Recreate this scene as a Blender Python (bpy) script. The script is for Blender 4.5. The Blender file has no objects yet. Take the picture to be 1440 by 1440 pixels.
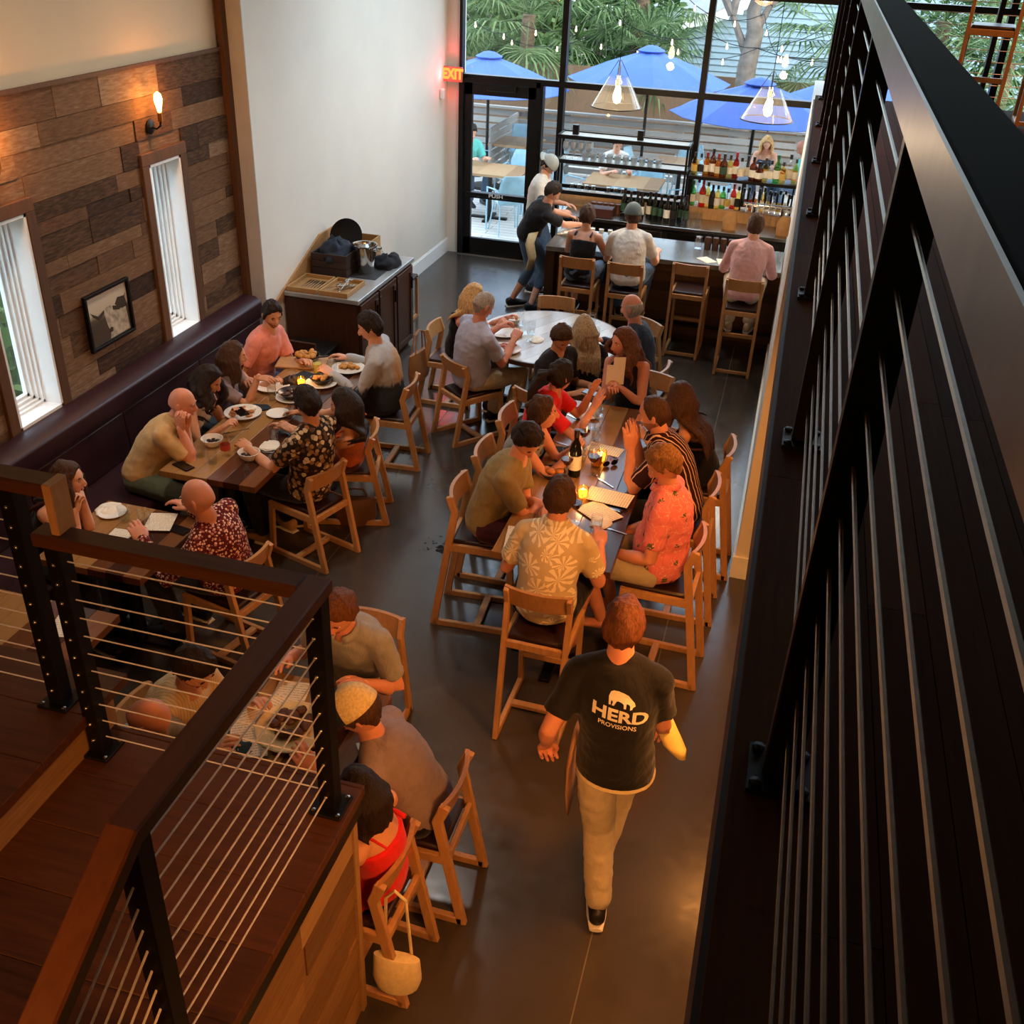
import bpy, bmesh, math, random
import numpy as np
from mathutils import Vector as V, Matrix, Euler, noise
from mathutils.bvhtree import BVHTree
random.seed(7)
sc = bpy.context.scene
COL = sc.collection
PI = math.pi
R = math.radians

# ------------------------------------------------------------------ camera
CAM_YAW, CAM_PITCH, CAM_ROLL, CAM_F, CAM_H = -0.24696, 0.53547, 0.04588, 1428.2, 4.0
_f = V((math.sin(CAM_YAW)*math.cos(CAM_PITCH), math.cos(CAM_YAW)*math.cos(CAM_PITCH), -math.sin(CAM_PITCH)))
_r = _f.cross(V((0, 0, 1))).normalized(); _u = _r.cross(_f)
CR = _r*math.cos(CAM_ROLL)+_u*math.sin(CAM_ROLL); CU = -_r*math.sin(CAM_ROLL)+_u*math.cos(CAM_ROLL)
EYE = V((0, 0, CAM_H))
cd = bpy.data.cameras.new('camera'); cam = bpy.data.objects.new('camera', cd); COL.objects.link(cam)
cam.matrix_world = Matrix(((CR.x, CU.x, -_f.x, 0), (CR.y, CU.y, -_f.y, 0), (CR.z, CU.z, -_f.z, CAM_H), (0, 0, 0, 1)))
cd.sensor_fit = 'HORIZONTAL'; cd.sensor_width = 36; cd.lens = CAM_F/1440*36; cd.clip_start = .02; cd.clip_end = 200
sc.camera = cam; sc.cycles.transparent_max_bounces = 32; sc.cycles.max_bounces = 10
def _ray(x, y): return CR*((x-720)/CAM_F)-CU*((y-720)/CAM_F)+_f
def atz(x, y, z=0.):
    d = _ray(x, y); return EYE+d*((z-CAM_H)/d.z)
def aty(x, y, Y):
    d = _ray(x, y); return EYE+d*(Y/d.y)
def atx(x, y, X):
    d = _ray(x, y); return EYE+d*(X/d.x)

# ------------------------------------------------------------------ materials
def lin(h):
    if not isinstance(h, str): return tuple(h)[:3]+(1,)
    h = h.lstrip('#'); o = []
    for i in (0, 2, 4):
        c = int(h[i:i+2], 16)/255; o.append(c/12.92 if c <= .04045 else ((c+.055)/1.055)**2.4)
    return tuple(o)+(1,)
_M = {}
class NT:
    def __init__(s, name):
        s.m = bpy.data.materials.new(name); s.m.use_nodes = True; s.t = s.m.node_tree; s.t.nodes.clear()
        s.out = s.n('ShaderNodeOutputMaterial')
    def n(s, typ, **k):
        nd = s.t.nodes.new(typ)
        for a, b in k.items():
            if a.startswith('i_'):
                key = a[2:]; key = int(key) if key.isdigit() else key.replace('_', ' ')
                nd.inputs[key].default_value = b
            else: setattr(nd, a, b)
        return nd
    def l(s, a, b): s.t.links.new(a, b)
    def coord(s, scale=(1, 1, 1), kind='Object', rot=(0, 0, 0)):
        tc = s.n('ShaderNodeTexCoord'); mp = s.n('ShaderNodeMapping'); mp.inputs['Scale'].default_value = scale; mp.inputs['Rotation'].default_value = rot
        s.l(tc.outputs[kind], mp.inputs[0]); return mp.outputs[0]
    def noise(s, vec, scale, detail=3, rough=.55):
        nd = s.n('ShaderNodeTexNoise'); nd.inputs['Scale'].default_value = scale; nd.inputs['Detail'].default_value = detail; nd.inputs['Roughness'].default_value = rough
        s.l(vec, nd.inputs['Vector']); return nd.outputs[0]
    def ramp(s, fac, stops, interp='LINEAR'):
        r = s.n('ShaderNodeValToRGB'); e = r.color_ramp.elements; r.color_ramp.interpolation = interp
        while len(e) < len(stops): e.new(.5)
        for a, (p, c) in zip(e, stops): a.position = p; a.color = lin(c)
        s.l(fac, r.inputs[0]); return r.outputs[0]
    def mix(s, fac, a, b, blend='MIX'):
        m = s.n('ShaderNodeMix', data_type='RGBA', blend_type=blend)
        for sock, val in ((0, fac), (6, a), (7, b)):
            if hasattr(val, 'is_linked'): s.l(val, m.inputs[sock])
            elif sock == 0: m.inputs[0].default_value = val
            else: m.inputs[sock].default_value = lin(val)
        return m.outputs[2]
    def math(s, op, a, b=0.):
        m = s.n('ShaderNodeMath', operation=op)
        for i, val in enumerate((a, b)):
            if hasattr(val, 'is_linked'): s.l(val, m.inputs[i])
            else: m.inputs[i].default_value = val
        return m.outputs[0]
    def bsdf(s, col, rough=.5, metal=0., spec=.5, bump=None, bstr=.2, bdist=.01, sheen=0, emis=None, estr=0, trans=0, ior=1.45, alpha=1):
        b = s.n('ShaderNodeBsdfPrincipled')
        for key, val in (('Base Color', col), ('Roughness', rough), ('Metallic', metal)):
            if hasattr(val, 'is_linked'): s.l(val, b.inputs[key])
            else: b.inputs[key].default_value = lin(val) if key == 'Base Color' else val
        b.inputs['Specular IOR Level'].default_value = spec; b.inputs['Transmission Weight'].default_value = trans; b.inputs['IOR'].default_value = ior
        if sheen: b.inputs['Sheen Weight'].default_value = sheen
        if emis: b.inputs['Emission Color'].default_value = lin(emis); b.inputs['Emission Strength'].default_value = estr
        if bump is not None:
            bn = s.n('ShaderNodeBump'); bn.inputs['Strength'].default_value = bstr; bn.inputs['Distance'].default_value = bdist
            s.l(bump, bn.inputs['Height']); s.l(bn.outputs[0], b.inputs['Normal'])
        s.l(b.outputs[0], s.out.inputs[0]); return b
def plain(name, col, rough=.5, metal=0, spec=.5, var=.12, scale=6., bstr=0., stretch=(1, 1, 1), sheen=0):
    """one colour with a little procedural unevenness"""
    if name in _M: return _M[name]
    t = NT(name); c = lin(col); nz = t.noise(t.coord(stretch), scale)
    a = tuple(min(1, x*(1-var)) for x in c[:3]); b = tuple(min(1, x*(1+var)) for x in c[:3])
    t.bsdf(t.ramp(nz, ((.3, a), (.7, b))), rough, metal, spec, nz if bstr else None, bstr, sheen=sheen)
    _M[name] = t.m; return t.m
def glass(name, tint=(1, 1, 1), refl=.12, rough=.0):
    """thin clear glass: mostly see-through, with a reflection that grows at grazing angles"""
    if name in _M: return _M[name]
    t = NT(name); tr = t.n('ShaderNodeBsdfTransparent'); tr.inputs[0].default_value = lin(tint)
    gl = t.n('ShaderNodeBsdfGlossy'); gl.inputs['Roughness'].default_value = rough
    fr = t.n('ShaderNodeLayerWeight'); fr.inputs[0].default_value = .5
    mx = t.n('ShaderNodeMixShader'); t.l(t.math('ADD', t.math('MULTIPLY', t.math('POWER', fr.outputs['Facing'], 4.), .55), refl-.02), mx.inputs[0])
    t.l(tr.outputs[0], mx.inputs[1]); t.l(gl.outputs[0], mx.inputs[2]); t.l(mx.outputs[0], t.out.inputs[0]); _M[name] = t.m; return t.m
def emit(name, col, st):
    if name in _M: return _M[name]
    t = NT(name); e = t.n('ShaderNodeEmission'); e.inputs[0].default_value = lin(col); e.inputs[1].default_value = st
    t.l(e.outputs[0], t.out.inputs[0]); _M[name] = t.m; return t.m
def wood(name, stops, grain=(1, 1, 12), rough=.45, island=.55, bstr=.15, spec=.4, gs=5.):
    """timber: per-board tone from the mesh island, streaky grain along the board"""
    if name in _M: return _M[name]
    t = NT(name); g = t.n('ShaderNodeNewGeometry'); v = t.coord(grain)
    add = t.n('ShaderNodeVectorMath', operation='ADD'); sc_ = t.n('ShaderNodeVectorMath', operation='SCALE'); sc_.inputs['Scale'].default_value = 37.
    cmb = t.n('ShaderNodeCombineXYZ'); [t.l(g.outputs['Random Per Island'], cmb.inputs[i]) for i in range(3)]
    t.l(cmb.outputs[0], sc_.inputs[0]); t.l(v, add.inputs[0]); t.l(sc_.outputs[0], add.inputs[1])
    n1 = t.noise(add.outputs[0], gs, 6, .65)
    f = t.math('ADD', t.math('MULTIPLY', g.outputs['Random Per Island'], island), t.math('MULTIPLY', n1, 1-island))
    t.bsdf(t.ramp(f, stops), rough, 0, spec, n1, bstr, .006); _M[name] = t.m; return t.m

# ------------------------------------------------------------------ mesh helper
class MB:
    def __init__(s): s.v = []; s.f = []; s.m = []; s.mi = 0
    def add(s, vs, fs):
        o = len(s.v); s.v.extend((float(a[0]), float(a[1]), float(a[2])) for a in vs)
        s.f.extend(tuple(i+o for i in f) for f in fs); s.m.extend([s.mi]*len(fs)); return s
    def bx(s, x0, y0, z0, x1, y1, z1, M=None):
        x0, x1 = sorted((x0, x1)); y0, y1 = sorted((y0, y1)); z0, z1 = sorted((z0, z1))
        vs = [V((x, y, z)) for z in (z0, z1) for x, y in ((x0, y0), (x1, y0), (x1, y1), (x0, y1))]
        if M is not None: vs = [M @ v for v in vs]
        return s.add(vs, [(3, 2, 1, 0), (4, 5, 6, 7), (0, 1, 5, 4), (1, 2, 6, 5), (2, 3, 7, 6), (3, 0, 4, 7)])
    def cb(s, c, d, rz=0, M=None):
        T = Matrix.Translation(V(c)) @ Matrix.Rotation(rz, 4, 'Z')
        if M is not None: T = T @ M
        return s.bx(-d[0]/2, -d[1]/2, -d[2]/2, d[0]/2, d[1]/2, d[2]/2, T)
    def bar(s, p, q, w, h, up=(0, 0, 1)):
        p = V(p); q = V(q); d = (q-p); L = d.length; d.normalize(); up = V(up)
        if abs(d.dot(up)) > .99: up = V((0, 1, 0))
        x = d.cross(up).normalized(); z = x.cross(d)
        T = Matrix(((x.x, d.x, z.x, p.x), (x.y, d.y, z.y, p.y), (x.z, d.z, z.z, p.z), (0, 0, 0, 1)))
        return s.bx(-w/2, 0, -h/2, w/2, L, h/2, T)
    def strip(s, pts, w, h, up=(1, 0, 0)):
        """mitred bar through pts lying in the plane whose normal is up: w along up, h in plane"""
        pts = [V(p) for p in pts]; up = V(up).normalized(); vs = []; n = len(pts)
        for i, p in enumerate(pts):
            a = (pts[i]-pts[i-1]).normalized() if i else (pts[1]-pts[0]).normalized()
            b = (pts[i+1]-pts[i]).normalized() if i < n-1 else a
            na = up.cross(a).normalized(); nb = up.cross(b).normalized(); m = (na+nb).normalized(); k = h/2/max(.35, m.dot(na))
            vs += [p+m*k+up*w/2, p+m*k-up*w/2, p-m*k-up*w/2, p-m*k+up*w/2]
        fs = [(3, 2, 1, 0), tuple(4*(n-1)+j for j in range(4))]
        for i in range(n-1):
            for j in range(4): fs.append((4*i+j, 4*i+(j+1) % 4, 4*i+4+(j+1) % 4, 4*i+4+j))
        return s.add(vs, fs)
    def loft(s, st, seg=14, caps=True):
        """st: (centre, u, v) half-axis rings"""
        vs = []
        for c, u, v in st:
            c = V(c); u = V(u); v = V(v)
            vs += [c+u*math.cos(2*PI*k/seg)+v*math.sin(2*PI*k/seg) for k in range(seg)]
        fs = []
        for i in range(len(st)-1):
            for k in range(seg): fs.append((i*seg+k, i*seg+(k+1) % seg, (i+1)*seg+(k+1) % seg, (i+1)*seg+k))
        if caps:
            fs.append(tuple(range(seg))[::-1]); fs.append(tuple((len(st)-1)*seg+k for k in range(seg)))
        return s.add(vs, fs)
    def tube(s, pts, r, seg=8, dome=False):
        pts = [V(p) for p in pts]; n = len(pts); r = list(r) if hasattr(r, '__len__') else [r]*n
        T = [(pts[min(i+1, n-1)]-pts[max(i-1, 0)]).normalized() for i in range(n)]
        a = V((0, 0, 1)) if abs(T[0].z) < .9 else V((1, 0, 0)); u = T[0].cross(a).normalized(); st = []
        for i in range(n):
            u = (u-T[i]*u.dot(T[i])).normalized(); w = T[i].cross(u)
            if dome and i == 0:
                for q in (.98, .75, .4): st.append((pts[0]-T[0]*r[0]*q, u*r[0]*math.sqrt(1-q*q), w*r[0]*math.sqrt(1-q*q)))
            st.append((pts[i], u*r[i], w*r[i]))
            if dome and i == n-1:
                for q in (.4, .75, .98): st.append((pts[i]+T[i]*r[i]*q, u*r[i]*math.sqrt(1-q*q), w*r[i]*math.sqrt(1-q*q)))
        return s.loft(st, seg)
    def lathe(s, prof, seg=16, c=(0, 0, 0), M=None):
        """prof: (radius, z) from bottom to top; radius 0 closes"""
        c = V(c); vs = []; fs = []; idx = []
        for r, z in prof:
            if r < 1e-6: idx.append([len(vs)]); vs.append(V((0, 0, z)))
            else: idx.append(list(range(len(vs), len(vs)+seg))); vs += [V((r*math.cos(2*PI*k/seg), r*math.sin(2*PI*k/seg), z)) for k in range(seg)]
        for a, b in zip(idx, idx[1:]):
            for k in range(seg):
                k2 = (k+1) % seg
                if len(a) == 1 and len(b) == 1: continue
                if len(a) == 1: fs.append((a[0], b[k2], b[k]))
                elif len(b) == 1: fs.append((a[k], a[k2], b[0]))
                else: fs.append((a[k], a[k2], b[k2], b[k]))
        if M is not None: vs = [M @ v for v in vs]
        return s.add([c+v for v in vs], fs)
    def prism(s, poly, z0, z1, M=None):
        n = len(poly); vs = [V((x, y, z0)) for x, y in poly]+[V((x, y, z1)) for x, y in poly]
        if M is not None: vs = [M @ v for v in vs]
        return s.add(vs, [tuple(range(n))[::-1], tuple(range(n, 2*n))]+[(i, (i+1) % n, n+(i+1) % n, n+i) for i in range(n)])
    def ell(s, c, r, seg=12, rings=8, M=None):
        prof = [(math.sin(PI*i/rings), -math.cos(PI*i/rings)) for i in range(rings+1)]; prof[0] = (0, -1); prof[-1] = (0, 1)
        S = Matrix.Translation(V(c)) @ (M if M is not None else Matrix()) @ Matrix.Diagonal((r[0], r[1], r[2], 1))
        return s.lathe(prof, seg, M=S)
    def build(s, name, mats, parent=None, smooth=False, bevel=0, seg=1):
        me = bpy.data.meshes.new(name); me.from_pydata(s.v, [], s.f); me.update()
        mats = mats if isinstance(mats, (list, tuple)) else [mats]
        for m in mats: me.materials.append(m)
        if len(mats) > 1: me.polygons.foreach_set('material_index', s.m)
        if smooth:
            me.polygons.foreach_set('use_smooth', [True]*len(me.polygons))
            if smooth != 'all': me.set_sharp_from_angle(angle=R(40))
        o = bpy.data.objects.new(name, me); COL.objects.link(o)
        if parent is not None: o.parent = parent
        if bevel:
            b = o.modifiers.new('bevel', 'BEVEL'); b.width = bevel; b.segments = seg; b.limit_method = 'ANGLE'; b.angle_limit = R(50)
        return o
def setp(o, label=None, cat=None, group=None, kind=None):
    if label: o['label'] = label
    if cat: o['category'] = cat
    if group: o['group'] = group
    if kind: o['kind'] = kind
    return o
def thing(name, label, cat, loc=(0, 0, 0), rz=0, group=None):
    o = bpy.data.objects.new(name, None); COL.objects.link(o); o.empty_display_size = .1
    o.location = loc; o.rotation_euler = (0, 0, rz); return setp(o, label, cat, group)
def solo(mb, name, mats, label, cat, loc=(0, 0, 0), rz=0, group=None, **k):
    o = mb.build(name, mats, None, **k); o.location = loc; o.rotation_euler = (0, 0, rz); return setp(o, label, cat, group)
def struct(mb, name, mats, label=None, **k):
    return setp(mb.build(name, mats, None, **k), label, None, None, 'structure')
def dup(o, loc=None, rz=None, label=None, group=None, scale=None, parent=None):
    c = o.copy(); COL.objects.link(c)
    if parent is not None: c.parent = parent
    if loc is not None: c.location = loc
    if rz is not None: c.rotation_euler = (0, 0, rz)
    if scale: c.scale = scale
    if label: c['label'] = label
    if group: c['group'] = group
    for ch in list(KIDS(o)): dup(ch, parent=c)
    return c
def KIDS(o): return [x for x in o.children]
def yaw(dx, dy): return math.atan2(-dx, dy)
def kid(mb, name, mats, parent, label=None, **k):
    o = mb.build(name, mats, parent, **k)
    if label: o['label'] = label
    return o
def text_mesh(txt, size, depth=0., bold=0.):
    cu = bpy.data.curves.new('lettering', 'FONT'); cu.body = txt; cu.size = size; cu.extrude = depth; cu.offset = bold; cu.align_x = 'CENTER'; cu.align_y = 'CENTER'; cu.resolution_u = 3
    o = bpy.data.objects.new('lettering', cu); COL.objects.link(o); dg = bpy.context.evaluated_depsgraph_get()
    me = bpy.data.meshes.new_from_object(o.evaluated_get(dg)); bpy.data.objects.remove(o); bpy.data.curves.remove(cu); return me
def mesh_into(mb, me, M):
    return mb.add([M @ v.co for v in me.vertices], [tuple(p.vertices) for p in me.polygons])
# ------------------------------------------------------------------ palette
M_black = plain('black_steel', '141210', .42, .5, .5)
M_rail = plain('rail_steel', '3a3430', .36, .7, .5, var=.25, scale=18)
M_railtop = plain('rail_black_paint', '050504', .85, 0, .05, var=.2)
M_post = plain('post_black_paint', '0e0c0b', .5, .2, .35)
M_steel = plain('brushed_steel', 'b4b2ae', .25, 1., .5, .1, 20)
M_chrome = plain('chrome', 'd2d2d0', .12, 1.)
M_white = plain('white_wall_paint', 'e2ddd3', .7, var=.03, scale=2)
M_beige = plain('beige_wall_paint', 'dcc6a6', .75, var=.03, scale=2)
M_trimwhite = plain('white_trim_paint', 'f1f4f3', .4, var=.03)
M_grey = plain('footing_and_shade_grey', 'c4c5c6', .6, var=.05)
M_barn = wood('reclaimed_barn_wood', ((.2, '1f160f'), (.36, '443022'), (.5, '684b33'), (.64, '7b5d43'), (.8, '95806a')), (.6, 1.6, 11), .78, .42, .4, .25, gs=7)
M_barntrim = wood('barn_wood_casing', ((.2, '3f2a19'), (.8, '6f4a2e')), (9, 9, 1), .65, .3)
M_oak = wood('chair_oak', ((.2, '96683e'), (.5, 'ae7f50'), (.8, 'c39768')), (6, 6, 1.5), .42, .35, .06, gs=8)
M_top = wood('table_planks', ((.2, '3a1d11'), (.42, '5e3720'), (.6, '774c2d'), (.8, '9a7142')), (14, .8, 1), .2, .7, .05, .55)
M_cool = wood('round_table_boards', ((.2, '87786a'), (.5, 'a39485'), (.8, 'b9ab9a')), (14, .8, 1), .16, .6, .03, .55)
M_walnut = wood('dark_stained_oak', ((.25, '2d180c'), (.5, '482a14'), (.8, '5d371d')), (1, 14, 12), .5, .25, .08, .3, gs=3)
M_walnutY = wood('dark_stained_oak_long', ((.25, '331b0e'), (.5, '4e2c18'), (.8, '633a20')), (12, .9, 12), .42, .4, .08, gs=3)
M_rough = wood('weathered_cladding', ((.1, '4e3822'), (.4, '7d5c37'), (.6, '98744a'), (.9, 'ae8e62')), (.8, 1, 18), .7, .45, .4)
M_deckwood = wood('mezzanine_boards', ((.2, '2c1a0c'), (.5, '3e2612'), (.8, '503318')), (14, .7, 1), .8, .4, .08, .04)
M_cab = wood('cabinet_stain', ((.2, '2e1b10'), (.8, '4a2e1b')), (8, 8, 1), .4, .3, .05)
M_leather = plain('oxblood_leather', '2f151c', .42, 0, .5, .18, 9, .08)
M_pad = plain('dark_brown_leather', '2c1713', .4, 0, .5, .2, 12, .05)
M_ceramic = plain('white_ceramic', 'e9e6df', .22, var=.02)
M_darkbowl = plain('black_stoneware', '1b1817', .35)
M_paper = plain('paper', 'e6dfcf', .8, var=.03, scale=30)
M_glass = glass('clear_glass', (.975, .985, .985), .085)
M_pane = glass('window_glass', (.93, .96, .97), .045)
M_water = glass('water', (.95, .97, .97), .05)
M_bulb = emit('warm_bulb', (1, .72, .38), 40)
M_edison = emit('amber_bulb', (1, .42, .08), 26)
M_flame = emit('candle_glow', (1, .60, .16), 3.2)
M_red = emit('red_sign_light', (1, .10, .015), 4.5)
M_wine = plain('red_wine', '3a0812', .1)
M_food = plain('golden_fries', 'c58a3c', .6, var=.35, scale=60, bstr=.4)
M_bun = plain('toasted_bun', 'b9763a', .5, var=.25, scale=30)
M_sauce = plain('dark_sauce', '2a120b', .25)
M_meat = plain('dark_braise', '4b2a18', .5, var=.4, scale=50, bstr=.4)
M_green = plain('salad_leaf', '55702f', .6, var=.4, scale=50)
M_navy = plain('navy_cloth', '1f2937', .85, var=.2, scale=14, bstr=.2)
M_tan = plain('tan_leather', '9a6c40', .55, var=.15)
M_canvas = plain('cream_canvas', 'd8c79c', .8, var=.1, scale=40)
M_phone = plain('phone_glass', '0d0e10', .12)
M_cork = plain('cork_label', 'd8c8a8', .7)

t = NT('polished_concrete'); v = t.coord((1, 1, 1)); n1 = t.noise(v, .7, 6, .65); n2 = t.noise(v, 14, 4, .6)
cc = t.mix(t.math('MULTIPLY', n2, .12), t.ramp(n1, ((.3, '3b3632'), (.55, '433c37'), (.75, '4e463d'))), '332f2b')
t.bsdf(cc, t.ramp(n2, ((.3, (.15,)*3), (.75, (.27,)*3))), 0, .75); M_floor = t.m

# ------------------------------------------------------------------ room shell
XW, XS, YB, YM = -4.5, -4.33, 12.93, 7.86          # wood wall, white wall, window wall, where the wall steps in
Z0 = -.25
struct(MB().bx(-4.7, -4, Z0, 5, YB+.08, 0), 'floor', M_floor)
struct(MB().bx(-4.9, -4.2, 6, 5.2, YB+.3, 6.15), 'ceiling', M_beige)
struct(MB().bx(-4.9, -4.2, Z0, 5.2, -4, 6.1), 'wall_rear', M_beige)
struct(MB().bx(5, -4.2, Z0, 5.2, YB+.3, 6.1), 'wall_side', M_beige)
for k, x in enumerate((atz(818, 1370, 0).x, atz(818, 1370, 0).x-2.4)):      # straight saw-cut control joints in the slab
    struct(MB().bx(x, -4, .0, x+.006, YB, .0005), 'trim_%d' % (k+1), plain('joint_filler', '5f584f', .6))
# left wall with two window openings, faced with reclaimed boards to 2.96 m
WINS = ((4.83, 5.26, 1.0, 2.285), (6.60, 7.02, .98, 2.31))
m = MB(); xb = XW-.2
ys = [-4, WINS[0][0], WINS[0][1], WINS[1][0], WINS[1][1], YM]
for a, b in ((0, 1), (2, 3), (4, 5)): m.bx(xb, ys[a], Z0, XW-.02, ys[b], 6.1)
for w in WINS: m.bx(xb, w[0], Z0, XW-.02, w[1], w[2]); m.bx(xb, w[0], w[3], XW-.02, w[1], 6.1)
struct(m, 'wall_left', M_beige)
m = MB(); rr = random.Random(3); z = .04
while z < 2.95:
    h = rr.choice((.09, .12, .14, .155, .17, .13)); h = min(h, 2.96-z) if 2.96-z-h > .05 else 2.96-z
    y = -3.9-rr.random()
    while y < YM-.09:
        L = rr.uniform(.28, 1.25); y2 = min(y+L, YM-.09); segs = [(y, y2)]
        for w in WINS:
            if z+h > w[2]-.06 and z < w[3]+.06:
                s2 = []
                for a, b in segs:
                    if b <= w[0]-.06 or a >= w[1]+.06: s2.append((a, b))
                    else:
                        if a < w[0]-.06: s2.append((a, w[0]-.06))
                        if b > w[1]+.06: s2.append((w[1]+.06, b))
                segs = s2
        for a, b in segs:
            if b-a > .02: m.bx(XW-.02, a+.0015, z+.0015, XW+rr.uniform(0, .012), b-.0015, z+h-.0015)
        y = y2
    z += h
for w in WINS: m.bx(XW-.02, w[0]-.06, w[3]+.06, XW-.001, w[1]+.06, w[3]+.25); m.bx(XW-.02, w[0]-.06, w[2]-.25, XW-.001, w[1]+.06, w[2]-.06)
struct(m, 'wall_left_cladding', M_barn)
for i, w in enumerate(WINS):
    wroot = bpy.data.objects.new('window_%d' % (i+1), None); COL.objects.link(wroot); setp(wroot, ('narrow white-framed window beside the longhorn picture, green leaves outside', 'narrow tall white-framed window under the lit wall lamp')[i], None, None, 'structure')
    y0, y1, z0, z1 = w; c = MB()
    for a in ((y0-.085, z0-.085, y1+.085, z0), (y0-.085, z1, y1+.085, z1+.085), (y0-.085, z0, y0, z1), (y1, z0, y1+.085, z1)): c.bx(XW-.02, a[0], a[1], XW+.03, a[2], a[3])
    kid(c, 'casing', M_barntrim, wroot, 'rough brown timber casing', bevel=.004)
    c = MB(); d = .02
    for a in ((y0, z0, y1, z0+d), (y0, z1-d, y1, z1), (y0, z0, y0+d, z1), (y1-d, z0, y1, z1)): c.bx(xb-.04, a[0], a[1], XW+.024, a[2], a[3])
    for k, (ins, xx) in enumerate(((.035, -.10), (.05, -.125), (.07, -.15), (.09, -.175))):
        for a in ((y0, z0, y1, z0+ins), (y0, z1-ins, y1, z1), (y0, z0, y0+ins, z1), (y1-ins, z0, y1, z1)): c.bx(XW+xx-.03, a[0], a[1], XW+xx, a[2], a[3])
    kid(c, 'window_frame', M_trimwhite, wroot, 'white painted window frame')
    kid(MB().bx(XW-.196, y0+.08, z0+.08, XW-.19, y1-.08, z1-.08), 'pane', M_pane, wroot)
# white wall, its end face greyed for shade, corner board
struct(MB().bx(xb, YM, Z0, XS, YB+.3, 6.1), 'wall_left_white', M_white)
struct(MB().bx(XW, YM-.012, 0, XS+.012, YM, 6.1), 'trim_5', M_grey)  # end of the white wall; its duller light is put into the grey
struct(MB().bx(XW, YM-.085, 0, XW+.05, YM-.012, 6.1), 'trim_6', M_barntrim)
struct(MB().bx(XW, -4, 2.955, XW+.02, YM-.085, 2.98), 'trim_7', M_barntrim)
m = MB().bx(XS, YM, 0, XS+.018, YB, .17).bx(XS, YM, .17, XS+.01, YB, .185); struct(m, 'baseboard_left', M_trimwhite)
# window wall: post beside the corner, steel frames
struct(MB().bx(XS-.2, YB-.03, Z0, -4.17, YB+.2, 6.1), 'wall_back_corner', M_white)
struct(MB().bx(-4.9, YB+.1, -.6, 5.2, YB+.16, 0), 'wall_back_footing', M_grey)
MX = [-4.17, -2.87, -1.19, .40, 1.95, 3.5, 5.0]; MZ = [0., 2.20, 3.27, 4.6, 6.0]
wn = 3
for i in range(6):
    for j in range(4):
        x0, x1, z0, z1 = MX[i], MX[i+1], MZ[j], MZ[j+1]
        wr = bpy.data.objects.new('window_%d' % wn, None); COL.objects.link(wr); wr['kind'] = 'structure'; wn += 1
        if i == 0 and j == 0: x0 = -3.13
        f = .035; c = MB()
        for a in ((x0, z0, x1, z0+f), (x0, z1-f, x1, z1), (x0, z0+f, x0+f, z1-f), (x1-f, z0+f, x1, z1-f)): c.bx(a[0], YB-.06, a[1], a[2], YB+.06, a[3])
        kid(c, 'window_frame', M_black, wr); kid(MB().bx(x0+f, YB-.004, z0+f, x1-f, YB+.004, z1-f), 'pane', M_pane, wr)
# door
dr = bpy.data.objects.new('door_1', None); COL.objects.link(dr); setp(dr, 'black framed glass exit door to the patio', None, None, 'structure')
dx0, dx1 = -4.17, -3.13; c = MB()
c.bx(dx0, YB-.07, 0, dx0+.06, YB+.07, 2.2).bx(dx1-.05, YB-.07, 0, dx1, YB+.07, 2.2).bx(dx0, YB-.07, 2.14, dx1, YB+.07, 2.2)
kid(c, 'door_frame', M_black, dr)
c = MB(); a0, a1 = dx0+.065, dx1-.055
c.bx(a0, YB-.03, .01, a0+.1, YB+.03, 2.13).bx(a1-.1, YB-.03, .01, a1, YB+.03, 2.13).bx(a0, YB-.03, .01, a1, YB+.03, .22).bx(a0, YB-.03, 2.0, a1, YB+.03, 2.13).bx(a0, YB-.035, .74, a1, YB+.03, .82)
kid(c, 'door_leaf', M_black, dr); kid(MB().bx(a0+.1, YB-.004, .22, a1-.1, YB+.004, 2.0), 'pane', M_pane, dr)
kid(MB().bx(a0+.3, YB-.09, 2.06, a1-.25, YB-.03, 2.13), 'door_closer', M_black, dr, bevel=.008)
pb = kid(MB().bar((a0+.05, YB-.075, .80), (a1-.05, YB-.075, .80), .035, .05), 'push_bar', M_black, dr, bevel=.006)
w = MB(); mesh_into(w, text_mesh('PUSH', .06, .001, .001), Matrix.Translation(((a0+a1)/2, YB-.0945, .80)) @ Matrix.Rotation(PI/2, 4, 'X') @ Matrix.Diagonal((1.35, 1, 1, 1)))
kid(w, 'lettering', M_trimwhite, pb, 'white letters reading PUSH')
kid(MB().bx(dx0, YB-.08, 0, dx1, YB+.1, .012), 'threshold', M_steel, dr)
# wall below the mezzanine
struct(MB().bx(.064, 6.2, 0, .26, YB, 2.46), 'wall_right', M_white)
m = MB().bx(.046, 6.18, 0, .28, 6.2, .17).bx(.046, 6.2, 0, .064, 10.5, .17); struct(m, 'baseboard_right', M_trimwhite)
# mezzanine slab and boards
m = MB(); rr = random.Random(5)
xk = .072
while xk < 4.95:
    y = -3.9-rr.random()
    while y < 9.9:
        y2 = min(y+rr.uniform(1.2, 2.6), 9.92); m.bx(xk+.001, y, 2.66, min(xk+.125, 4.98)-.001, y2-.002, 2.7); y = y2
    xk += .125
struct(m, 'mezzanine_floor', M_deckwood)
struct(MB().bx(.062, -3.95, 2.46, 4.98, 9.95, 2.66), 'mezzanine_slab', plain('dark_fascia', '2b2119', .6))

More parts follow.
